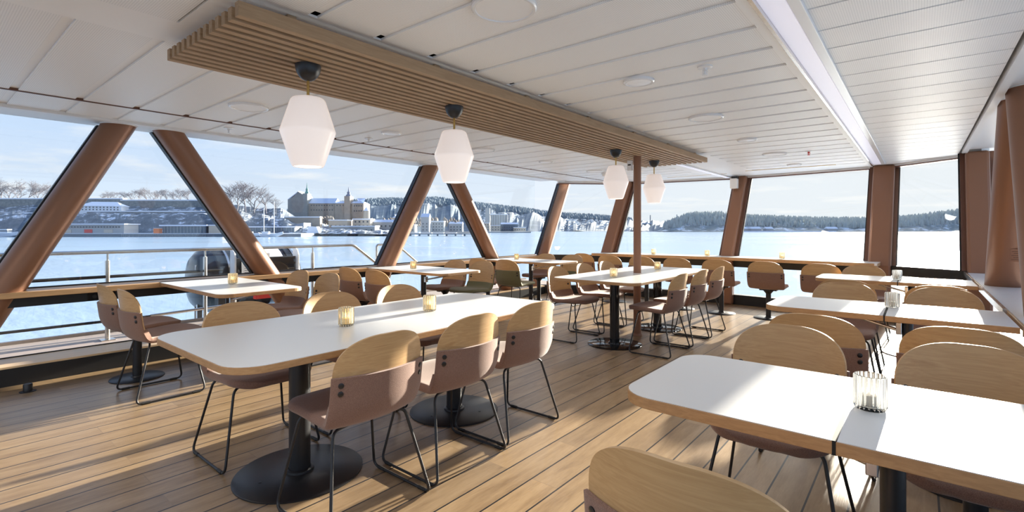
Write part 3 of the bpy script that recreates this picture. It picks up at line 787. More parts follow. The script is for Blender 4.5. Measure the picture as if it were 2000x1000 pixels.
CHAIRS = [
 (-2.00, 1.31, 180, 'sled', BR, 'nearest complete chair, back to the camera, in front of the first round table base', gA),
 (-2.01, 1.88, 180, 'sled', BR, 'middle of the three chairs with their backs to the camera at the near table', gA),
 (-2.03, 2.44, 180, 'sled', BR, 'third chair with its back to the camera, at the far end of the near table', gA),
 (-2.93, 1.28, 0, 'sled', BR, 'chair on the window side of the near table, at its near left corner', gA),
 (-2.95, 1.88, 0, 'sled', BR, 'chair on the window side of the near table, behind the left candle glass', gA),
 (-2.96, 2.46, 0, 'sled', BR, 'chair on the window side of the near table, behind the right candle glass', gA),
 (-2.05, 4.89, 180, 'sled', BR, 'nearest of the three right hand chairs at the pillar table', gB),
 (-2.05, 5.50, 180, 'sled', BR, 'middle of the three right hand chairs at the pillar table', gB),
 (-2.04, 6.08, 180, 'sled', BR, 'farthest of the three right hand chairs at the pillar table', gB),
 (-3.09, 4.87, 0, 'sled', BR, 'nearest of the three left hand chairs at the pillar table', gB),
 (-3.10, 5.50, 0, 'sled', BR, 'middle of the three left hand chairs at the pillar table', gB),
 (-3.10, 6.08, 0, 'sled', BR, 'farthest of the three left hand chairs at the pillar table', gB),
 (-5.09, 1.24, 90, 'swivel', BR, 'swivel chair on a black column at the far left, beside the window', gT),
 (-4.52, 1.25, 90, 'sled', BR, 'leftmost sled chair, standing in front of the first wall table', gT),
 (-5.10, 2.45, -90, 'swivel', BR, 'chair beyond the first wall table, next to the window, facing left', gT),
 (-4.52, 2.45, -90, 'sled', BR, 'chair beyond the first wall table, on the room side, facing left', gT),
 (-5.12, 3.47, 90, 'swivel', BR, 'swivel chair before the second wall table, next to the window', gT),
 (-4.56, 3.45, 90, 'sled', BR, 'chair before the second wall table, on the room side', gT),
 (-5.12, 4.78, -90, 'swivel', BR, 'mauve brown swivel chair beyond the second wall table', gT),
 (-4.62, 4.80, -90, 'sled', GR, 'olive green chair beyond the second wall table, seen from its front', gT),
 (-5.16, 5.72, 90, 'swivel', BR, 'chair hidden behind the olive green chair, before the third wall table', gT),
 (-4.62, 5.72, 90, 'sled', GR, 'olive green chair with its back to the camera before the third wall table', gT),
 (-5.14, 7.02, -90, 'swivel', BR, 'mauve brown swivel chair beyond the third wall table', gT),
 (-4.58, 7.02, -90, 'sled', GR, 'olive green seat chair beyond the third wall table, partly hidden', gT),
 (-.46, 2.32, -90, 'sled', BR, 'chair facing the camera across the flap of the nearest right table', gR),
 (-.43, 3.22, 90, 'sled', BR, 'chair back to back behind the one facing the nearest right table', gR),
 (.15, 2.32, -90, 'swivel', BR, 'chair at the right edge of the view, facing the nearest right table', gR),
 (.15, 3.24, 90, 'swivel', BR, 'swivel chair at the second right table, beside the window counter, back to the camera', gR),
 (-.48, 4.72, -90, 'sled', BR, 'chair facing the camera across the flap of the second right table', gR),
 (-.50, 5.42, 90, 'sled', BR, 'chair with its back to the camera before the flap of the third right table', gR),
 (.14, 4.68, -90, 'swivel', BR, 'chair beyond the second right table, beside the window counter', gR),
 (.13, 5.35, 90, 'swivel', BR, 'chair before the third right table, beside the window counter', gR),
 (-.52, 7.14, -90, 'sled', BR, 'chair beyond the third right table, its rounded back below the wide copper post', gR),
 (BCX, BCY, 90, 'sled', BR, 'chair cut off by the bottom edge of the view, only its oak back showing', gR),
 (-4.72, 8.00, 90, 'swivel', BR, 'leftmost chair at the front, under the corner post', gF),
 (-4.05, 7.75, 90, 'swivel', BR, 'front counter chair seen just left of the third pendant lamp and pillar', gF),
 (-3.46, 7.72, 90, 'swivel', BR, 'front counter chair standing behind the slim copper pillar', gF),
 (-2.88, 7.72, 90, 'swivel', BR, 'front counter chair right of the slim copper pillar', gF),
 (-2.27, 7.68, 90, 'swivel', BR, 'front counter chair below the middle window post', gF),
 (-1.63, 7.66, 90, 'swivel', BR, 'front counter chair standing free with chevron oak back and black column', gF),
 (-.97, 7.62, 90, 'swivel', BR, 'rightmost front counter chair, behind the tip of the third right table', gF),
]
for c in CHAIRS: place_chair(*c)

# ------------------------------------------------------------------ tables
def top_parts(t, out, z0=.705, z1=.735):
    b = B(); b.prism(out, z0, z1-.002); b.obj('tabletop', 'oak_edge', t, bevel=.002)
    b = B(); b.prism(inset(out, .003), z1-.002, z1); o = b.obj('laminate_top', 'laminate', t)
def pedestal(t, x, y, r, rc, gloss=False):
    m = 'metal_black_gloss' if gloss else 'metal_black'
    b = B(); b.lathe([(r, 0), (r, .006), (r-.006, .010), (rc+.02, .012)], (x, y, 0), 56); d = b.obj('base_disc', m, t, smooth=True)
    b = B(); b.lathe([(rc+.018, .011), (rc+.016, .022), (rc+.003, .026)], (x, y, 0), 36, cap=False); b.obj('collar', m, d, smooth=True)
    for k in range(3):
        a = k*2.1+.4; b = B(); b.lathe([(.008, .010), (.008, .013), (.001, .013)], (x+r*.62*math.cos(a), y+r*.62*math.sin(a), 0), 10); b.obj('fixing_screw', m, d, smooth=True)
    b = B(); b.lathe([(rc, .012), (rc, .70)], (x, y, 0), 36); b.obj('column', m, t, smooth=True)
    b = B(); b.box(x-.15, x+.15, y-.15, y+.15, .697, .705); b.obj('mounting_plate', m, t)
t = thing('dining_table', 'long white topped table with oak edge on two black round bases, nearest in the room', 'table', (-2.40, 1.82, 0), 0, 'middle dining tables')
top_parts(t, rrect(-.49, .49, -1.07, 1.06, .14)); pedestal(t, -.07, -.53, .31, .052); pedestal(t, -.08, .58, .30, .052)
t = thing('dining_table', 'white topped table pierced by the slim copper pillar, glossy black round bases', 'table', (-2.555, 5.44, 0), 0, 'middle dining tables')
top_parts(t, rrect(-.48, .50, -1.10, 1.08, .12)); pedestal(t, 0, -.56, .29, .052, True); pedestal(t, 0, .58, .29, .052, True)
# wall tables left
def wall_table(y, label, w=.35):
    t = thing('wall_table', label, 'table', (-4.9, y, 0), 0, 'tables fixed to the left window counter')
    out = [(-.80, -w-.0), (-.66, -w)] + rrect(-.66, .70, -w, w, .10, 8, (0, 1, 1, 0))[1:-1] + [(-.66, w), (-.80, w)]
    top_parts(t, out)
    b = B(); b.lathe([(.035, .012), (.035, .70)], (-.02, 0, 0), 24); b.obj('column', 'metal_black', t, smooth=True)
    b = B(); b.lathe([(.20, 0), (.20, .008), (.05, .012)], (-.02, 0, 0), 36); b.obj('base_disc', 'metal_black', t, smooth=True)
    b = B(); b.tube([(.02, 0, .60), (.50, 0, .69)], .010, 10); b.obj('folding_stay', 'steel', t, smooth=True)
    B().box(-.0, .04, -.02, .02, .57, .64).obj('stay_bracket', 'steel', t); B().box(.47, .54, -.025, .025, .69, .704).obj('stay_mount', 'steel', t)
    b = B(); b.box(.02, .024, -w+.002, w-.002, .7345, .7352); b.obj('flap_joint', 'dark_void', t)
wall_table(1.90, 'first wall table from the left, white top, candle glass near the window')
wall_table(4.22, 'second wall table, under the right-leaning copper column, white top')
wall_table(6.50, 'third wall table, farthest of those along the left windows')
def right_table(y, xl, label, w=.325):
    t = thing('folding_table', label, 'table', (-.16, y, 0), 0, 'tables with folding flaps along the right windows')
    out = rrect(xl+.16, -.004, -w, w, .11, 8, (1, 0, 0, 1)); top_parts(t, out, .70, .735)
    out = [(.004, -w), (.57, -w), (.57, w), (.004, w)]
    b = B(); b.prism(out, .70, .733); b.obj('fixed_top', 'oak_edge', t, bevel=.002)
    b = B(); b.prism(inset(out, .003), .733, .735); b.obj('fixed_laminate_top', 'laminate', t)
    b = B(); b.box(-.006, .006, -w+.004, w-.004, .698, .7335); b.obj('flap_joint', 'dark_void', t)
    b = B(); b.lathe([(.029, .012), (.029, .70)], (.105, -.05, 0), 30); b.obj('column', 'metal_black', t, smooth=True)
    b = B(); b.lathe([(.24, 0), (.24, .008), (.06, .012)], (.105, -.05, 0), 40); b.obj('base_disc', 'metal_black', t, smooth=True)
    b = B(); b.tube([(.065, -.13, .625), (-.16, -.13, .688)], .0095, 12); b.obj('folding_stay', 'steel', t, smooth=True)
    b = B(); b.prism([(.050, -.15), (.078, -.15), (.078, -.05), (.050, -.05)], .60, .675); b.obj('stay_bracket', 'steel', t, bevel=.003)
    b = B(); b.box(-.24, -.13, -.155, -.105, .692, .70); b.obj('stay_mount', 'steel', t)
right_table(1.755, -.745, 'nearest right table, large in the foreground, with folding flap and steel stay')
right_table(4.01, -.82, 'second right table with folding flap, behind the foreground table')
right_table(6.41, -.86, 'third right table, farthest, brightly lit by the sun')

# ------------------------------------------------------------------ candle glasses
def make_candle(amber):
    t = thing('candle_glass', 'candle', 'candle holder')
    n = 160; fl = 20
    def ring(r, z, amp): return [((r+amp*math.cos(fl*2*PI*k/n))*math.cos(2*PI*k/n), (r+amp*math.cos(fl*2*PI*k/n))*math.sin(2*PI*k/n), z) for k in range(n)]
    b = B(); b.rings([ring(.030, .0, 0), ring(.0365, .002, .0008), ring(.0382, .010, .0026), ring(.0382, .094, .0026), ring(.0380, .0975, .0005), ring(.0355, .098, 0), ring(.0350, .094, 0), ring(.0350, .012, 0), ring(.030, .009, 0)])
    b.obj('ribbed_glass', 'cup_amber' if amber else 'cup_clear', t, smooth=True)
    b = B(); b.lathe([(.017, .010), (.018, .012), (.018, .040), (.014, .041), (.001, .039)], n=24); cd = b.obj('tealight', 'wax' if amber else 'wax_plain', t, smooth=True)
    b = B(); b.lathe([(.0005, .040), (.0035, .046), (.0045, .052), (.003, .062), (.0004, .072)] if amber else [(.001, .038), (.001, .046)], n=12); b.obj('flame' if amber else 'wick', 'flame' if amber else 'dark_void', cd, smooth=True)
    return t
CAND = [(-4.98, 1.95, .735, 1, 'candle glass on the first wall table, beside the window'), (-2.36, 1.49, .735, 1, 'lit ribbed candle glass on the near table, left of its twin'),
 (-2.38, 2.09, .735, 1, 'lit ribbed candle glass on the near table, towards its far end'), (-5.05, 4.16, .735, 1, 'candle glass on the second wall table'),
 (-5.22, 6.50, .735, 1, 'candle glass on the third wall table'), (-2.52, 4.79, .735, 1, 'candle glass on the pillar table, left of the pillar'),
 (-2.57, 6.06, .735, 1, 'candle glass on the pillar table, just right of the pillar'), (-.135, 4.10, .735, 0, 'clear ribbed glass with amber candle on the second right table'),
 (-.17, 6.36, .735, 0, 'clear ribbed glass on the third right table, against the light'), (-.108, 1.75, .735, 0, 'large clear ribbed glass on the nearest right table, casting a shadow'),
 (-3.62, 8.36, .798, 1, 'candle glass on the front counter right of the slim pillar'), (-2.72, 8.44, .798, 1, 'candle glass on the front counter at the middle post'),
 (-1.60, 8.40, .798, 1, 'candle glass on the front counter above the free standing chair')]
cp = {}
for x, y, z, am, lab in CAND:
    if am not in cp: t = cp[am] = make_candle(am)
    else: t = copy_tree(cp[am])
    t.location = (x, y, z); tag(t, lab, 'candle holder', 'ribbed candle glasses')

# ------------------------------------------------------------------ small fittings
t = thing('power_socket', 'black double power socket in the rail under the left window counter', 'socket', (-5.675, 1.12, .65))
b = B(); b.box(-.004, .006, -.10, .10, -.028, .028); b.obj('plate', 'metal_black_gloss', t, bevel=.003)
for dy in (-.05, 0, .05):
    b = B(); b.lathe([(.016, 0), (.016, .002), (.001, .002)], (0, 0, 0), 16)
    q = b.obj('outlet', 'dark_void', t); q.rotation_euler = (0, PI/2, 0); q.location = (.006, dy, 0)
t = thing('door_stop', 'small black round stub standing on the floor at the left edge', 'floor stop', (-5.30, .60, 0))
b = B(); b.lathe([(.05, 0), (.05, .004), (.02, .006)], n=24); b.obj('foot_plate', 'metal_black', t, smooth=True)
b = B(); b.lathe([(.028, .004), (.028, .055), (.024, .06)], n=24); b.obj('stub', 'metal_black', t, smooth=True)

# ------------------------------------------------------------------ outside deck, rails, life rafts
b = B(); b.box(-6.95, -6.03, -4, 9.0, -.05, .10); b.box(-7.0, -6.95, -4, 9, -.3, .13); o = b.obj('side_deck', 'ledge'); struct(o)
b = B(); b.prism([(-6.03, 8.9), (-6.03, 7.9), (-5.0, 8.75), (-2.48, 8.95), (-.4, 8.75), (.95, 8.1), (1.2, -4), (2.2, -4), (2.2, 8.6), (.2, 9.6), (-2.48, 10.2), (-5.2, 9.8)], -.5, -.12); struct(b.obj('bow_deck', 'ledge'))
def rail_post(x, y, h, label, g='stainless posts of the deck railing'):
    t = thing('railing_post', label, 'railing post', (x, y, .10), 0, g)
    b = B(); b.lathe([(.021, .01), (.021, h-.16)], n=18); b.obj('tube', 'steel', t, smooth=True)
    b = B(); b.lathe([(.010, h-.16), (.010, h-.08)], n=12); b.obj('spigot', 'steel', t, smooth=True)
    b = B(); b.box(-.06, .06, -.06, .06, 0, .01); b.obj('foot_plate', 'steel', t, bevel=.003)
rail_post(-6.5, 1.33, .98, 'leftmost stainless railing post outside, behind the leftmost chairs')
rail_post(-6.5, 2.24, .98, 'stainless railing post in front of the left raft canister end')
rail_post(-6.5, 3.58, .98, 'stainless railing post right of the life rafts')
t = thing('deck_railing', 'stainless handrail with dark cross bars outside the left windows', 'railing', (-6.5, 0, 0))
b = B(); b.tube(rounded_path([(0, -3, 1.01), (0, 4.22, 1.01), (0, 4.62, .72), (0, 5.0, .72)], .05), .021, 12); b.obj('handrail', 'steel', t, smooth=True)
b = B(); b.tube([(0, -3, .755), (0, 2.43, .755)], .016, 8); b.tube([(0, -3, .295), (0, 1.7, .295)], .014, 8); b.obj('crossbar', 'frame_black', t, smooth=True)
b = B(); b.tube([(0, 1.7, .30), (0, 2.43, .32)], .016, 8); b.obj('lower_rail', 'steel', t, smooth=True)
t = thing('stair_railing', 'dark handrail of the stairs beyond the right-leaning column', 'railing', (-6.6, 4.7, 0.1))
b = B(); b.tube(rounded_path([(0, 0, 0), (0, 0, .9), (0, .38, .9), (0, 1.0, .45), (0, 1.0, 0)], .05), .018, 12); b.obj('handrail', 'steel', t, smooth=True)
t = thing('deck_hatch', 'flat glazed hatch frame outside, right of the life rafts', 'hatch', (-7.2, 4.45, .6))
b = B()
for a_, c_ in (((-.4, -.42, 0), (-.4, .5, 0)), ((-.4, .5, 0), (.3, .7, 0)), ((.3, .7, 0), (.3, -.42, 0)), ((.3, -.42, 0), (-.4, -.42, 0)), ((-.4, .1, 0), (.3, .1, 0))): b.tube([a_, c_], .018, 6)
b.obj('frame', 'frame_black', t)
b = B(); b.box(-.4, .3, -.42, .5, -.005, .0); b.obj('pane', 'window_glass', t)
b = B(); b.tube([(-.05, 0, -.005), (-.05, 0, -.55)], .03, 8); b.obj('stanchion', 'frame_black', t)
t = thing('life_raft_canister', 'long black cylindrical life raft canister with snow on top, outside the left window', 'life raft', (-7.55, 3.12, .55))
b = B()
prf = [(-.70, .05), (-.69, .22), (-.66, .33), (-.60, .40), (-.50, .42), (-.49, .44), (-.40, .44), (-.39, .425), (-.20, .425), (-.19, .44), (-.13, .44), (-.12, .42), (.45, .42), (.46, .44), (.53, .44), (.54, .42), (.62, .40), (.68, .33), (.71, .22), (.72, .05)]
b.rings([[(r*math.cos(2*PI*k/48), y, r*math.sin(2*PI*k/48)) for k in range(48)] for y, r in prf]); b.obj('canister', 'raft', t, smooth=True)
b = B()
for y0 in (-.36, .56): b.rings([[( (r)*math.cos(2*PI*k/48), y, r*math.sin(2*PI*k/48)) for k in range(48)] for y, r in ((y0-.014, .425), (y0-.014, .447), (y0+.014, .447), (y0+.014, .425))], cap=False)
b.obj('strap', 'steel', t, smooth=True)
b = B()
pts = []
for i in range(15):
    y = -.16+i*.040; row = []
    for k in range(9):
        a = math.radians(34+k*11+random.uniform(-2, 2)*(i % 2)); row.append((.436*math.cos(a), y, .436*math.sin(a)))
    pts.append(row)
vs = [[b.bm.verts.new(p) for p in r] for r in pts]
for i in range(14):
    for k in range(8): b.bm.faces.new((vs[i][k], vs[i+1][k], vs[i+1][k+1], vs[i][k+1]))
b.obj('snow_patch', 'snow', t, smooth=True)
b = B(); b.box(.10, .14, -.66, -.60, -.75, -.30); b.tube([(.0, -.64, -.35), (.0, -.64, -.8)], .012, 8); b.box(-.35, .35, -.3, .3, -.52, -.42); b.obj('cradle', 'steel', t)
b = B(); b.box(.22, .34, -.5, -.44, .1, .13); b.box(.15, .16, -.69, -.66, .05, .22); b.obj('label_sticker', 'white_metal', t)
t = thing('raft_rack', 'white plated rack with black frame and red panel in front of the raft canister', 'rack', (-7.0, 3.15, .0))
def plate(y):
    b = B(); pts = [(-.03, .05), (.11, .05), (.11, .88), (.08, .95), (.03, .98), (-.03, .97)]
    b.rings([[(x, yy, z) for x, z in pts] for yy in (y-.012, y+.012)]); return b
plate(-.42).obj('side_plate', 'white_gloss', t, bevel=.004); plate(.43).obj('side_plate', 'white_gloss', t, bevel=.004)
b = B(); b.box(-.02, .06, -.40, .41, .62, .86); b.box(-.02, .10, -.62, -.44, -.1, .55); b.obj('black_frame', 'frame_black', t)
b = B(); b.box(.0, .08, -.15, .40, .30, .58); b.obj('red_panel', 'red', t)
b = B(); b.box(.10, .115, -.34, .02, .64, .92); pn = b.obj('instruction_panel', 'white_metal', t)
b = B()
for q in range(8): b.box(.115, .116, -.31, -.02-.03*(q % 3), .67+q*.028, .676+q*.028)
b.obj('text_line', 'frame_black', pn)

# ------------------------------------------------------------------ water
WZ = -3.5
b = B(); b.box(-9000, 9000, -9000, 9000, WZ-1, WZ); o = b.obj('water', 'water'); struct(o)

# ------------------------------------------------------------------ shore
Fv = Vector((-math.sin(YAW), math.cos(YAW), 0)); Rv = Vector((math.cos(YAW), math.sin(YAW), 0))
def at(u, D, z=0.0):
    """point at bearing column u, D metres out"""
    p = Fv*D+Rv*((u-1000)/971*D); return (p.x, p.y, z)
def zh(v, D): return CAMH+(447-v)/971*D
def interp(tab, u):
    for (a, va), (b_, vb) in zip(tab, tab[1:]):
        if a <= u <= b_: return va+(vb-va)*(u-a)/(b_-a)
    return tab[0][1] if u < tab[0][0] else tab[-1][1]
def terrain(name, mat, u0, u1, du, rows, crest, base, rough=1.0, seed=0):
    """rows: (distance, fraction of crest height); crest/base: tables of horizon rows per bearing"""
    b = B(); R = []
    us = []; u = u0
    while u <= u1+1e-6: us.append(u); u += du
    for D, f in rows:
        R.append([])
        for u in us:
            vb, vc = interp(base, u), interp(crest, u)
            z = zh(vb, rows[0][0])*(1-f)+zh(vc, rows[-2][0])*f
            z += rough*noise.noise(Vector((u*.035, D*.03, seed)))*(1 if 0 < f < 1 else .35)*2
            z += rough*noise.noise(Vector((u*.15, D*.15, seed+9)))*(1 if 0 < f else 0)
            x, y, _ = at(u, D); R[-1].append(b.bm.verts.new((x, y, z)))
    for i in range(len(R)-1):
        for j in range(len(us)-1): b.bm.faces.new((R[i][j], R[i][j+1], R[i+1][j+1], R[i+1][j]))
    return b.obj(name, mat, smooth=False)
crestL = [(-400, 392), (0, 392), (430, 395), (480, 404), (550, 409), (575, 422), (600, 432), (640, 438), (720, 444), (800, 450)]
baseL = [(-400, 458), (800, 457)]
struct(terrain('near_hillside', 'hill_near', -400, 800, 4, [(322, 0), (328, .18), (334, .36), (342, .50), (346, .52), (370, .68), (374, .70), (388, .95), (420, 1.0), (520, .9)], crestL, baseL, .75, 1))
crF = [(560, 410), (700, 394), (760, 391), (800, 392), (850, 389), (900, 396), (960, 403), (1020, 410), (1060, 416), (1090, 420), (1110, 421), (1150, 423), (1200, 427), (1240, 431), (1330, 433), (1500, 436)]
struct(terrain('forested_ridge', 'hill_far', 560, 1340, 5, [(900, 0), (1050, .25), (1250, .55), (1500, .85), (1700, 1.0), (2100, .8)], crF, [(560, 452), (1340, 452)], 6, 4))
crI = [(1283, 452), (1300, 440), (1320, 432), (1345, 423), (1380, 421), (1410, 421), (1450, 426), (1520, 429), (1600, 432), (1700, 432), (1780, 428), (1850, 418), (1900, 413), (2100, 405), (2400, 400)]
struct(terrain('wooded_island', 'island', 1283, 2400, 5, [(800, 0), (815, .12), (850, .5), (900, .9), (950, 1.0), (1100, .7)], crI, [(1283, 452), (2400, 452)], 1.6, 7))
def forest(name, label, mat, n, u0, u1, D0, D1, fz, h):
    b = B()
    for _ in range(n):
        u = random.uniform(u0, u1); D = random.uniform(D0, D1); x, y, _z = at(u, D); z = fz(u, D); hh = h*random.uniform(.55, 1.15)
        r = hh*random.uniform(.18, .32); m = 5
        ph = random.random()*6
        base = [b.bm.verts.new((x+r*math.cos(2*PI*k/m+ph), y+r*math.sin(2*PI*k/m+ph), z+hh*.12)) for k in range(m)]
        mid = [b.bm.verts.new((x+r*.62*math.cos(2*PI*k/m+ph), y+r*.62*math.sin(2*PI*k/m+ph), z+hh*.6)) for k in range(m)]
        tip = b.bm.verts.new((x, y, z+hh))
        for k in range(m):
            b.bm.faces.new((base[k], base[(k+1) % m], mid[(k+1) % m], mid[k])); b.bm.faces.new((mid[k], mid[(k+1) % m], tip))
    return tag(b.obj(name, mat), label, 'forest', None, 'stuff')
def fz_ridge(u, D):
    f = interp([(900, 0), (1050, .25), (1250, .55), (1500, .85), (1700, 1.0), (2100, .8)], D)
    return zh(452, 900)*(1-f)+zh(interp(crF, u), 1700)*f-3
def fz_isl(u, D):
    f = interp([(800, 0), (815, .12), (850, .5), (900, .9), (950, 1.0), (1100, .7)], D)
    return zh(452, 800)*(1-f)+zh(interp(crI, u), 950)*f-2
forest('ridge_forest', 'frosty spruce forest with haze in its colour, covering the long ridge behind the harbour', 'forest', 5200, 600, 1235, 1330, 1720, fz_ridge, 14)
forest('island_forest', 'dense trees, their colour lightened for haze, covering the wooded island at right', 'forest_island', 4500, 1296, 2100, 835, 1000, fz_isl, 11)

def yawed(name, label, cat, u, D, z, group=None, turn=0):
    x, y, _ = at(u, D); return thing(name, label, cat, (x, y, z), YAW+turn, group)
def px(w, D): return w/971*D
def windows_grid(par, x0, x1, y, zs, n, w, h, mat='window_dark', name='window'):
    for z in zs:
        for k in range(n):
            cx = x0+(x1-x0)*(k+.5)/n
            b = B(); b.box(cx-w/2, cx+w/2, y-.25, y, z-h/2, z+h/2); b.obj(name, mat, par)
def block(par, x0, x1, y0, y1, z0, z1, wall, roof=None, rh=0, kind='gable', ov=.3):
    b = B(); b.box(x0, x1, y0, y1, z0, z1); w = b.obj('wall', wall, par)
    if roof:
        b = B()
        if kind == 'flat': b.box(x0-ov, x1+ov, y0-ov, y1+ov, z1, z1+rh)
        else:
            ym = (y0+y1)/2; e = (y1-y0)*.45 if kind == 'hip' else 0
            v = [b.bm.verts.new(p) for p in ((x0-ov, y0-ov, z1), (x1+ov, y0-ov, z1), (x1+ov, y1+ov, z1), (x0-ov, y1+ov, z1), (x0+e, ym, z1+rh), (x1-e, ym, z1+rh))]
            for f in ((0, 1, 5, 4), (2, 3, 4, 5), (1, 2, 5), (3, 0, 4), (3, 2, 1, 0)): b.bm.faces.new([v[i] for i in f])
        b.obj('roof', roof, par)
    return w
# quay
t = yawed('quay', 'long stone quay wall along the near shore with snow on top', 'quay', 400, 300, WZ)
b = B(); b.box(-190, 58, 0, 30, 0, 1.7); b.obj('quay_wall', 'quay', t)
b = B(); b.box(-190, 58, .3, 30, 1.7, 2.0); b.obj('snow_cover', 'snow', t)
b = B()
for k in range(60): b.box(-50+k*.85, -49.7+k*.85, -.5, 0, 0, 1.6)
q = b.obj('fender_pile', 'concrete', t); q['kind'] = 'stuff'
t = yawed('pier', 'low harbour pier with dark piles, behind the second column', 'pier', 700, 330, WZ)
b = B(); b.box(-45, 75, 0, 14, 1.0, 1.9); b.obj('deck', 'concrete', t)
b = B()
for k in range(20): b.box(-44+k*6, -43+k*6, -.3, 1, 0, 1.2)
b.obj('pile', 'quay', t)
for k, u in enumerate((783, 808, 832, 856, 880)):
    t = yawed('pontoon', ['first', 'second', 'third', 'fourth', 'fifth'][k]+' low white pontoon from the left along the harbour pier', 'pontoon', u, 420, WZ, 'white pontoons along the harbour pier')
    b = B(); b.box(-4.5, 4.5, 0, 6, 0, .7); b.obj('hull', 'quay', t); b = B(); b.box(-4.6, 4.6, -.1, 6, .7, 1.6); b.obj('deck', 'white_wall', t)
# ramparts on the hill
def rampart(u, D, w, vt, vb, label, mat='stone_wall'):
    t = yawed('rampart_wall', label, 'wall', u, D, zh(vb, D), 'stone rampart walls of the fortress hill')
    b = B(); b.box(-px(w, D)/2, px(w, D)/2, 0, 4, -3, px(vb-vt, D)); b.obj('masonry', mat, t)
    b = B(); b.box(-px(w, D)/2, px(w, D)/2, -.2, 4, px(vb-vt, D), px(vb-vt, D)+.8); b.obj('snow_cap', 'snow', t)
rampart(90, 378, 300, 389, 404, 'upper rampart wall above the snowy slope, left of the white house')
rampart(330, 378, 190, 392, 404, 'upper rampart wall below the row of bare trees')
rampart(265, 350, 290, 414, 427, 'long lower rampart wall below the white house')
rampart(-20, 350, 180, 417, 428, 'lower rampart wall at the far left edge')
rampart(590, 352, 70, 425, 436, 'short pale rampart below the castle keep', 'castle')
# white house
D = 352
t = yawed('white_house', 'white two storey house with hipped snowy roof on the fortress hill', 'house', 196, D, zh(411, D), None, .25)
w = px(70, D); block(t, -w/2, w/2, 0, 11, -3, px(8.5, D), 'white_wall', 'snow', px(9, D), 'hip', .8)
windows_grid(t, -w/2+1, w/2-1, 0, (.6, 2.2), 11, .75, .8)
# warehouses at the quay
D = 308
t = yawed('quay_warehouse', 'low pink and white harbour warehouse with flat snowy roof', 'warehouse', 178, D, WZ+2)
w = px(128, D); block(t, -w/2, w/2, 0, 12, 0, px(17, D), 'grey_wall', 'snow', .6, 'flat', .8)
windows_grid(t, -w/2+2, w/2-2, 0, (3.9,), 20, 1.0, .8)
for k, (a, c_) in enumerate(((-.45, -.3), (-.1, .02), (.2, .33))):
    b = B(); b.box(w*a, w*c_, -.3, 0, .3, 2.4); b.obj('door', 'red' if k == 1 else 'beige_wall', t)
t = yawed('glass_pavilion', 'dark glass pavilion with flat white roof on the quay', 'pavilion', 360, D, WZ+2)
w = px(84, D); block(t, -w/2, w/2, 0, 14, 0, px(14, D), 'glass_wall', 'snow', .8, 'flat', 1.4)
windows_grid(t, -w/2, w/2, -.05, (2.2,), 13, .25, 4.2, 'concrete', 'mullion')
t = yawed('stone_annex', 'beige annex beside the glass pavilion', 'building', 421, D, WZ+2)
w = px(27, D); block(t, -w/2, w/2, 0, 12, 0, px(15, D), 'beige_wall', 'snow', .5, 'flat')
t = yawed('orange_container', 'small orange container standing on the quay', 'container', 305, 304, WZ+2)
b = B(); b.box(-1.7, 1.7, 0, 3, 0, 3.0); b.obj('body', 'orange', t); b = B(); b.box(-1.7, 1.7, -.05, 3, 3.0, 3.2); b.obj('lid', 'snow', t)
t = yawed('glass_terminal', 'long low glass terminal with white roof behind the sailing ship', 'building', 530, 325, WZ+2)
w = px(90, 325); block(t, -w/2, w/2, 0, 12, 0, px(11, 325), 'glass_wall', 'snow', .7, 'flat', 1.2)
windows_grid(t, -w/2, w/2, -.05, (1.9,), 9, .25, 3.4, 'concrete', 'mullion')
t = yawed('slate_hall', 'angular slate blue hall behind the terminal roof', 'building', 575, 335, WZ+2)
w = px(36, 335)
b = B(); b.rings([[(-w/2, y, 0), (w/2, y, 0), (w/2, y, px(20, 335)), (-w/2, y, px(13, 335))] for y in (0, 14)]); b.obj('wall', plain('slate_panel', (.16, .21, .28), .6), t)
t = yawed('white_kiosk', 'small slanted white kiosk at the waterfront', 'kiosk', 611, 322, WZ+2)
b = B(); b.rings([[(-4, y, 0), (4, y, 0), (2.4, y, 4.2), (-3, y, 4.2)] for y in (0, 5)]); b.obj('wall', 'white_wall', t)
# castle
D = 450; t = yawed('castle', 'brown stone castle with green and grey spires on the fortress hill', 'castle', 630, D, zh(440, D))
def cx(u): return px(u-630, D)
def cz(v): return px(440-v, D)
def part(u0, u1, v, y0, y1, wall, roof=None, rv=0, kind='gable'):
    return block(t, cx(u0), cx(u1), y0, y1, -4, cz(v), wall, roof, rv, kind, .4)
b = B(); x0, x1 = cx(562), cx(596); xm = cx(582)
b.rings([[(x0, y, -6), (x1, y, -6), (x1, y, cz(391)), (cx(590), y, cz(380)), (xm, y, cz(374)), (cx(574), y, cz(384)), (x0, y, cz(390))] for y in (0, 22)]); b.obj('keep', 'castle_grey', t)
b = B(); b.rings([[(x0-.5, y, cz(389)), (xm, y, cz(373)), (xm, y, cz(374.5)), (x0-.5, y, cz(391))] for y in (1, 21)]); b.obj('keep_roof', 'roof_snow', t)
part(592, 601, 378, -1, 8, 'castle_grey')
def spire(u, v0, v1, r0, m1, m2):
    b = B(); x = cx(u); z0, z1 = cz(v0), cz(v1); h = z1-z0
    b.lathe([(r0, z0), (r0*.9, z0+h*.12), (r0*.5, z0+h*.22), (r0*.55, z0+h*.42), (r0*.25, z0+h*.5), (.1, z1)], (x, 3.5, 0), 10); b.obj('spire', m1, t, smooth=False)
spire(596.5, 378, 356, 2.2, 'verdigris', 0)
w = part(600, 652, 397, 2, 18, 'castle', 'roof_snow', px(11, D))
windows_grid(t, cx(604), cx(650), 2, (cz(401), cz(410)), 9, .9, 1.1)
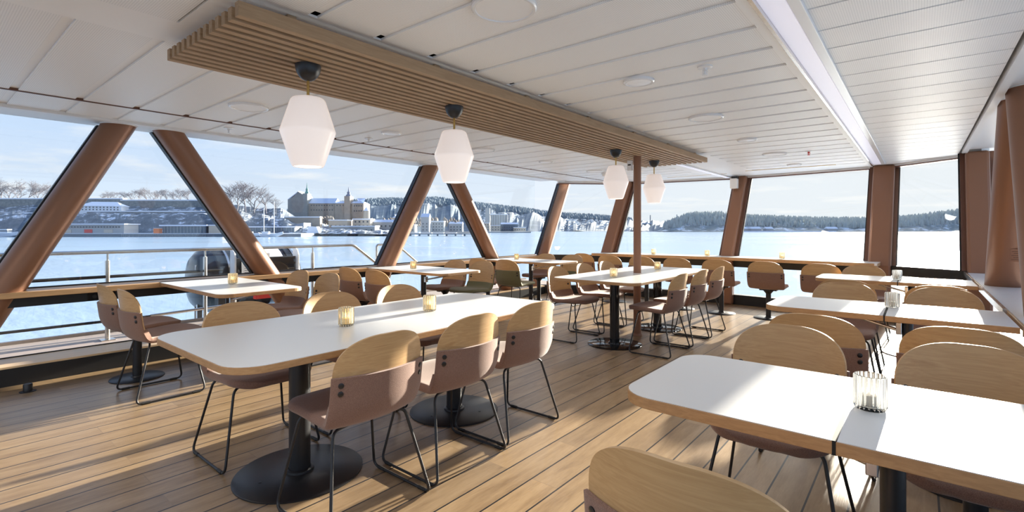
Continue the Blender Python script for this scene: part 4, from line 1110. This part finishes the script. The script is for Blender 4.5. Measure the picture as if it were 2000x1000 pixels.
part(651, 694, 397, 2, 16, 'castle', 'roof_snow', px(5, D)); windows_grid(t, cx(654), cx(690), 2, (cz(401),), 6, .9, 1.1)
part(673, 684, 383, -1, 9, 'castle'); spire(678.5, 383, 364, 2.8, 'spire', 0)
part(688, 710, 397, 0, 20, 'castle', 'roof_snow', px(11, D), 'hip'); windows_grid(t, cx(690), cx(708), 0, (cz(402), cz(412)), 4, .9, 1.2)
D = 440; t = yawed('round_tower', 'small tower with white conical roof right of the castle', 'tower', 716, D, zh(438, D))
b = B(); b.lathe([(px(6, D), -3), (px(6, D), px(26, D))], n=14); b.obj('wall', 'beige_wall', t); b = B(); b.lathe([(px(6.6, D), px(26, D)), (.1, px(34, D))], n=14); b.obj('roof', 'snow', t)
# waterfront buildings below the castle and further right
WF = [(660, 370, 36, 431, 'beige_wall', 'snow', 'beige waterfront house below the castle'), (706, 372, 34, 429, 'beige_wall', 'snow', 'tall beige waterfront house right below the castle'),
      (690, 350, 84, 443, 'concrete', 'snow', 'long flat waterfront building with snowy roof below the castle'), (745, 380, 44, 434, 'grey_wall', 'roof_snow', 'grey waterfront building left of the right-leaning column'),
      (773, 430, 14, 425, 'beige_wall', 'snow', 'pavilion with pointed snowy roof beside the column'), (830, 520, 16, 424, 'grey_wall', 'roof_snow', 'tall grey building right of the second column'),
      (855, 540, 24, 433, 'concrete', 'snow', 'pale apartment block on the harbour right of the second column'), (890, 560, 26, 437, 'grey_wall', 'snow', 'grey harbour building left of the third column'),
      (795, 450, 30, 440, 'grey_wall', 'snow', 'low shed behind the pontoons'), (948, 640, 16, 436, 'beige_wall', 'snow', 'gabled beige shed below the grain silo'),
      (968, 640, 18, 441, 'beige_wall', 'snow', 'low beige shed in front of the grain silo'), (995, 645, 34, 438, 'glass_wall', 'snow', 'dark green warehouse with snowy gable roof right of the silo'),
      (1015, 640, 24, 445, 'beige_wall', 'snow', 'low pale warehouse at the end of the pier')]
for u, D, w, v, wl, rf, lab in WF:
    t = yawed('harbour_building', lab, 'building', u, D, WZ+1.5, 'harbour buildings along the shore'); W = px(w, D); hh = zh(v, D)-WZ-1.5
    kd = 'hip' if 'pointed' in lab else ('flat' if ('flat' in lab or 'low' in lab or 'block' in lab) else 'gable')
    block(t, -W/2, W/2, 0, 12, 0, hh, wl, rf, .8 if kd == 'flat' else max(2, hh*.25), kd)
    nw = max(2, int(W/3)); zs = [z for z in (2.2, 5.4, 8.6) if z < hh-1]
    windows_grid(t, -W/2+.5, W/2-.5, 0, zs, min(nw, 8), 1.1, 1.3)
t = yawed('harbour_mole', 'low stone mole with snow in front of the grain silo', 'pier', 930, 590, WZ)
b = B(); b.box(-65, 65, 0, 40, 0, 1.5); b.obj('stone_base', 'concrete', t)
D = 700; t = yawed('grain_silo', 'pale grain silo with tall tower on the shore below the ridge', 'silo', 975, D, WZ+1)
b = B()
for k in range(7): b.lathe([(px(2.6, D), 0), (px(2.6, D), zh(421, D)-WZ)], (px(-14+k*4.8, D), 0, 0), 14)
b.obj('silo_cell', 'concrete', t, smooth=True)
b = B(); b.box(px(-18, D), px(17, D), -2.2, 3, zh(421, D)-WZ, zh(420, D)-WZ); b.obj('roof', 'snow', t)
b = B(); b.box(px(-27, D), px(-18, D), -3, 4, 0, zh(408, D)-WZ); b.obj('tower', 'concrete', t)
for u, v, lab in ((1270, 420, 'tall thin factory chimney left of the island'), (1322, 419, 'thin chimney standing behind the tip of the island')):
    D = 1250; t = yawed('chimney', lab, 'chimney', u, D, WZ, 'factory chimneys on the horizon')
    b = B(); b.lathe([(1.6, 0), (1.1, zh(v, D)-WZ)], n=12); b.obj('shaft', plain('chimney_concrete', (.20, .23, .27), .8) if 'chimney_c' not in M else M['chimney_c'], t, smooth=True)
t = yawed('power_station', 'boxy power station below the left chimney', 'building', 1265, 1240, WZ); block(t, -10, 9, 0, 15, 0, zh(437, 1240)-WZ, 'grey_wall', 'roof_snow', 2, 'flat')
# houses scattered on the ridge and island shore
b = B()
for _ in range(420):
    u = random.uniform(920, 1232); D = random.uniform(930, 1330); x, y, _z = at(u, D); z = fz_ridge(u, D)+2; s_ = random.uniform(1.5, 3.2); h_ = random.uniform(1.5, 3)
    b.box(x-s_, x+s_, y-s_*.7, y+s_*.7, z, z+h_)
tag(b.obj('ridge_houses', 'white_wall'), 'hundreds of tiny snow covered houses scattered over the slopes of the ridge', 'houses', None, 'stuff')
for k, (u, w, lab) in enumerate(((1455, 16, 'small dark boathouse at the shore right of the middle front post'), (1470, 26, 'long snowy boathouse roof on the island shore'), (1622, 20, 'low snowy building on the island shore near the wide post'), (1500, 14, 'small shed on the island shore, right of the boathouse'))):
    t = yawed('boathouse', lab, 'boathouse', u, 806, WZ+1, 'boathouses on the island shore'); W = px(w, 806); block(t, -W/2, W/2, -6, 4, 0, 4, 'grey_wall', 'snow', 3, 'gable')
t = yawed('island_jetty', 'thin snowy jetty along the island shoreline', 'jetty', 1560, 792, WZ); b = B(); b.box(-110, 60, 0, 5, 0, 1.4); b.obj('deck', 'snow', t)

# ships
t = yawed('sailing_ship', 'two masted white sailing ship moored at the quay', 'ship', 526, 292, WZ)
b = B(); L_ = 13
def hullring(x, w_, z0, z1): return [(x, -w_, z1), (x, -w_*.5, z0), (x, w_*.5, z0), (x, w_, z1)]
b.rings([hullring(-L_*.5, .5, 1.2, 2.6), hullring(-L_*.35, 1.6, .2, 2.0), hullring(0, 2.0, 0, 1.6), hullring(L_*.35, 1.5, .2, 2.1), hullring(L_*.62, .1, 1.6, 3.2)]); b.obj('hull', 'white_wall', t)
for x, h in ((-3.2, zh(407, 292)-WZ), (2.8, zh(394, 292)-WZ)):
    b = B(); b.tube([(x, 0, 1.5), (x, 0, h)], .22, 8); ms = b.obj('mast', 'white_gloss', t)
    b = B(); b.tube([(x-1.6, 0, h*.28), (x+1.6, 0, h*.28)], .1, 6); b.tube([(x-1.1, 0, h*.68), (x+1.1, 0, h*.68)], .1, 6); b.obj('spreader', 'white_gloss', ms)
b = B(); b.box(-4, 0, -1, 1, 1.8, 3.2); b.obj('deckhouse', 'white_wall', t)
t = yawed('tug_boat', 'small white harbour boat left of the sailing ship', 'boat', 490, 286, WZ)
b = B(); b.rings([hullring(-4, .8, .3, 1.4), hullring(0, 1.6, 0, 1.3), hullring(5, .1, 1, 2.4)]); b.obj('hull', 'white_wall', t)
b = B(); b.box(-2.5, 1, -.9, .9, 1.3, 3.2); b.obj('cabin', 'glass_wall', t)
t = yawed('motor_boat', 'white motor boat moored at the left end of the quay', 'boat', 12, 290, WZ)
b = B(); b.rings([hullring(-7, 1.4, .3, 2.2), hullring(0, 2.2, 0, 2.2), hullring(7, .1, 1.2, 3.2)]); b.obj('hull', 'white_wall', t)
b = B(); b.box(-5, 2, -1.4, 1.4, 2.2, 4.6); b.obj('cabin', 'white_wall', t); b = B(); b.box(-5.05, 2.05, -1.45, 1.45, 3.2, 3.9); b.obj('windows', 'window_dark', t)

# bare trees
def make_tree(seed, h, spread):
    rnd = random.Random(seed); b = B()
    def branch(p, d, l, r, lev):
        n = 3; pts = [p]; q = p.copy(); dd = d.copy()
        for i in range(n):
            dd = (dd+Vector((rnd.uniform(-.22, .22), rnd.uniform(-.22, .22), rnd.uniform(-.02, .14)))).normalized(); q = q+dd*l/n; pts.append(q.copy())
        b.tube(pts, [r*(1-.45*i/n) for i in range(n+1)], 4 if lev else 6)
        if lev >= 4: return
        for i in range(5 if lev < 2 else 4):
            a = rnd.uniform(0, 2*PI); s = rnd.uniform(.5, 1.0)*spread
            nd = (dd*(.9 if lev < 2 else .6)+Vector((math.cos(a)*s, math.sin(a)*s, rnd.uniform(-.15, .3)))).normalized()
            st = pts[rnd.choice((2, 3, 3))] if lev else pts[rnd.choice((1, 2, 3, 3))]
            branch(st, nd, l*rnd.uniform(.6, .8), r*.55, lev+1)
    branch(Vector((0, 0, 0)), Vector((0, 0, 1)), h*.30, h*.018, 0)
    zt = max(v.co.z for v in b.bm.verts)
    for v in b.bm.verts: v.co /= zt
    return b
kinds = []
for k, (sd, sp) in enumerate(((3, 1.15), (11, 1.3), (21, 1.0))):
    t = thing('bare_tree', 'tree', 'tree'); make_tree(sd, 1.0, sp).obj('branches', 'bark', t); kinds.append(t)
TR = []
for u, vb, vt, where in [(2, 394, 345, 'standing tallest at the left edge of the hill'), (18, 395, 348, 'second from the left edge on the hill'), (33, 396, 360, 'right of the two tall trees at the left edge'), (55, 395, 352, 'in the gap left of the first copper column'),
      (74, 394, 355, 'just left of the first copper column, on the rampart'), (98, 394, 362, 'partly behind the first copper column'),
      (198, 392, 376, 'smallest, above the left end of the white house roof'), (212, 392, 372, 'above the white house, second in the row'), (226, 392, 374, 'above the right end of the white house'), (243, 392, 374, 'first to the right of the white house on the rampart'),
      (258, 393, 370, 'second to the right of the white house'), (272, 393, 371, 'third to the right of the white house'), (287, 394, 366, 'tall, near the middle of the row'), (300, 394, 368, 'right next to the tall middle one in the row'), (313, 394, 369, 'fifth to the right of the white house'),
      (326, 395, 370, 'in the right half of the row, before the second column'), (340, 395, 370, 'third last before the second copper column'), (354, 396, 368, 'second last before the second copper column'), (370, 397, 368, 'touching the left side of the second copper column'),
      (448, 412, 362, 'just right of the second copper column'), (462, 414, 351, 'tallest and widest, left of the castle'), (480, 414, 354, 'dense, second of the big group left of the castle'), (496, 414, 358, 'third of the big group left of the castle'), (520, 415, 370, 'loose, nearest the castle keep'), (538, 415, 385, 'small, just left of the castle wall')]:
    TR.append((u, vb, vt, where))
rr = random.Random(5)
for i, (u, vb, vt, where) in enumerate(TR):
    D = 385 if u < 400 else 372
    src = kinds[i % 3]; t = src if i < 3 else copy_tree(src)
    x, y, _ = at(u, D); t.location = (x, y, zh(vb, D)-1.5); s_ = px(vb-vt, D)+2; t.scale = (s_, s_, s_); t.rotation_euler = (0, 0, rr.uniform(0, 6))
    tag(t, 'bare winter tree '+where, 'tree', 'bare trees on the fortress hill')
b = B()
for _ in range(260):
    u = random.choice((random.uniform(610, 650), random.uniform(725, 900), random.uniform(560, 640))); D = random.uniform(400, 440) if u < 720 else random.uniform(560, 640)
    x, y, _z = at(u, D); z = zh(random.uniform(428, 440), D); b.lathe([(.1, 0), (1.6, 2), (1.2, 4), (.1, 6)], (x, y, z-3), 5)
tag(b.obj('harbour_shrubs', snowrock('frost_shrub', (.20, .18, .16), (.34, .29, .24), (.6, .65, .7), .5, .99, 0)), 'brown frosty shrubs below the castle and along the harbour', 'shrubs', None, 'stuff')
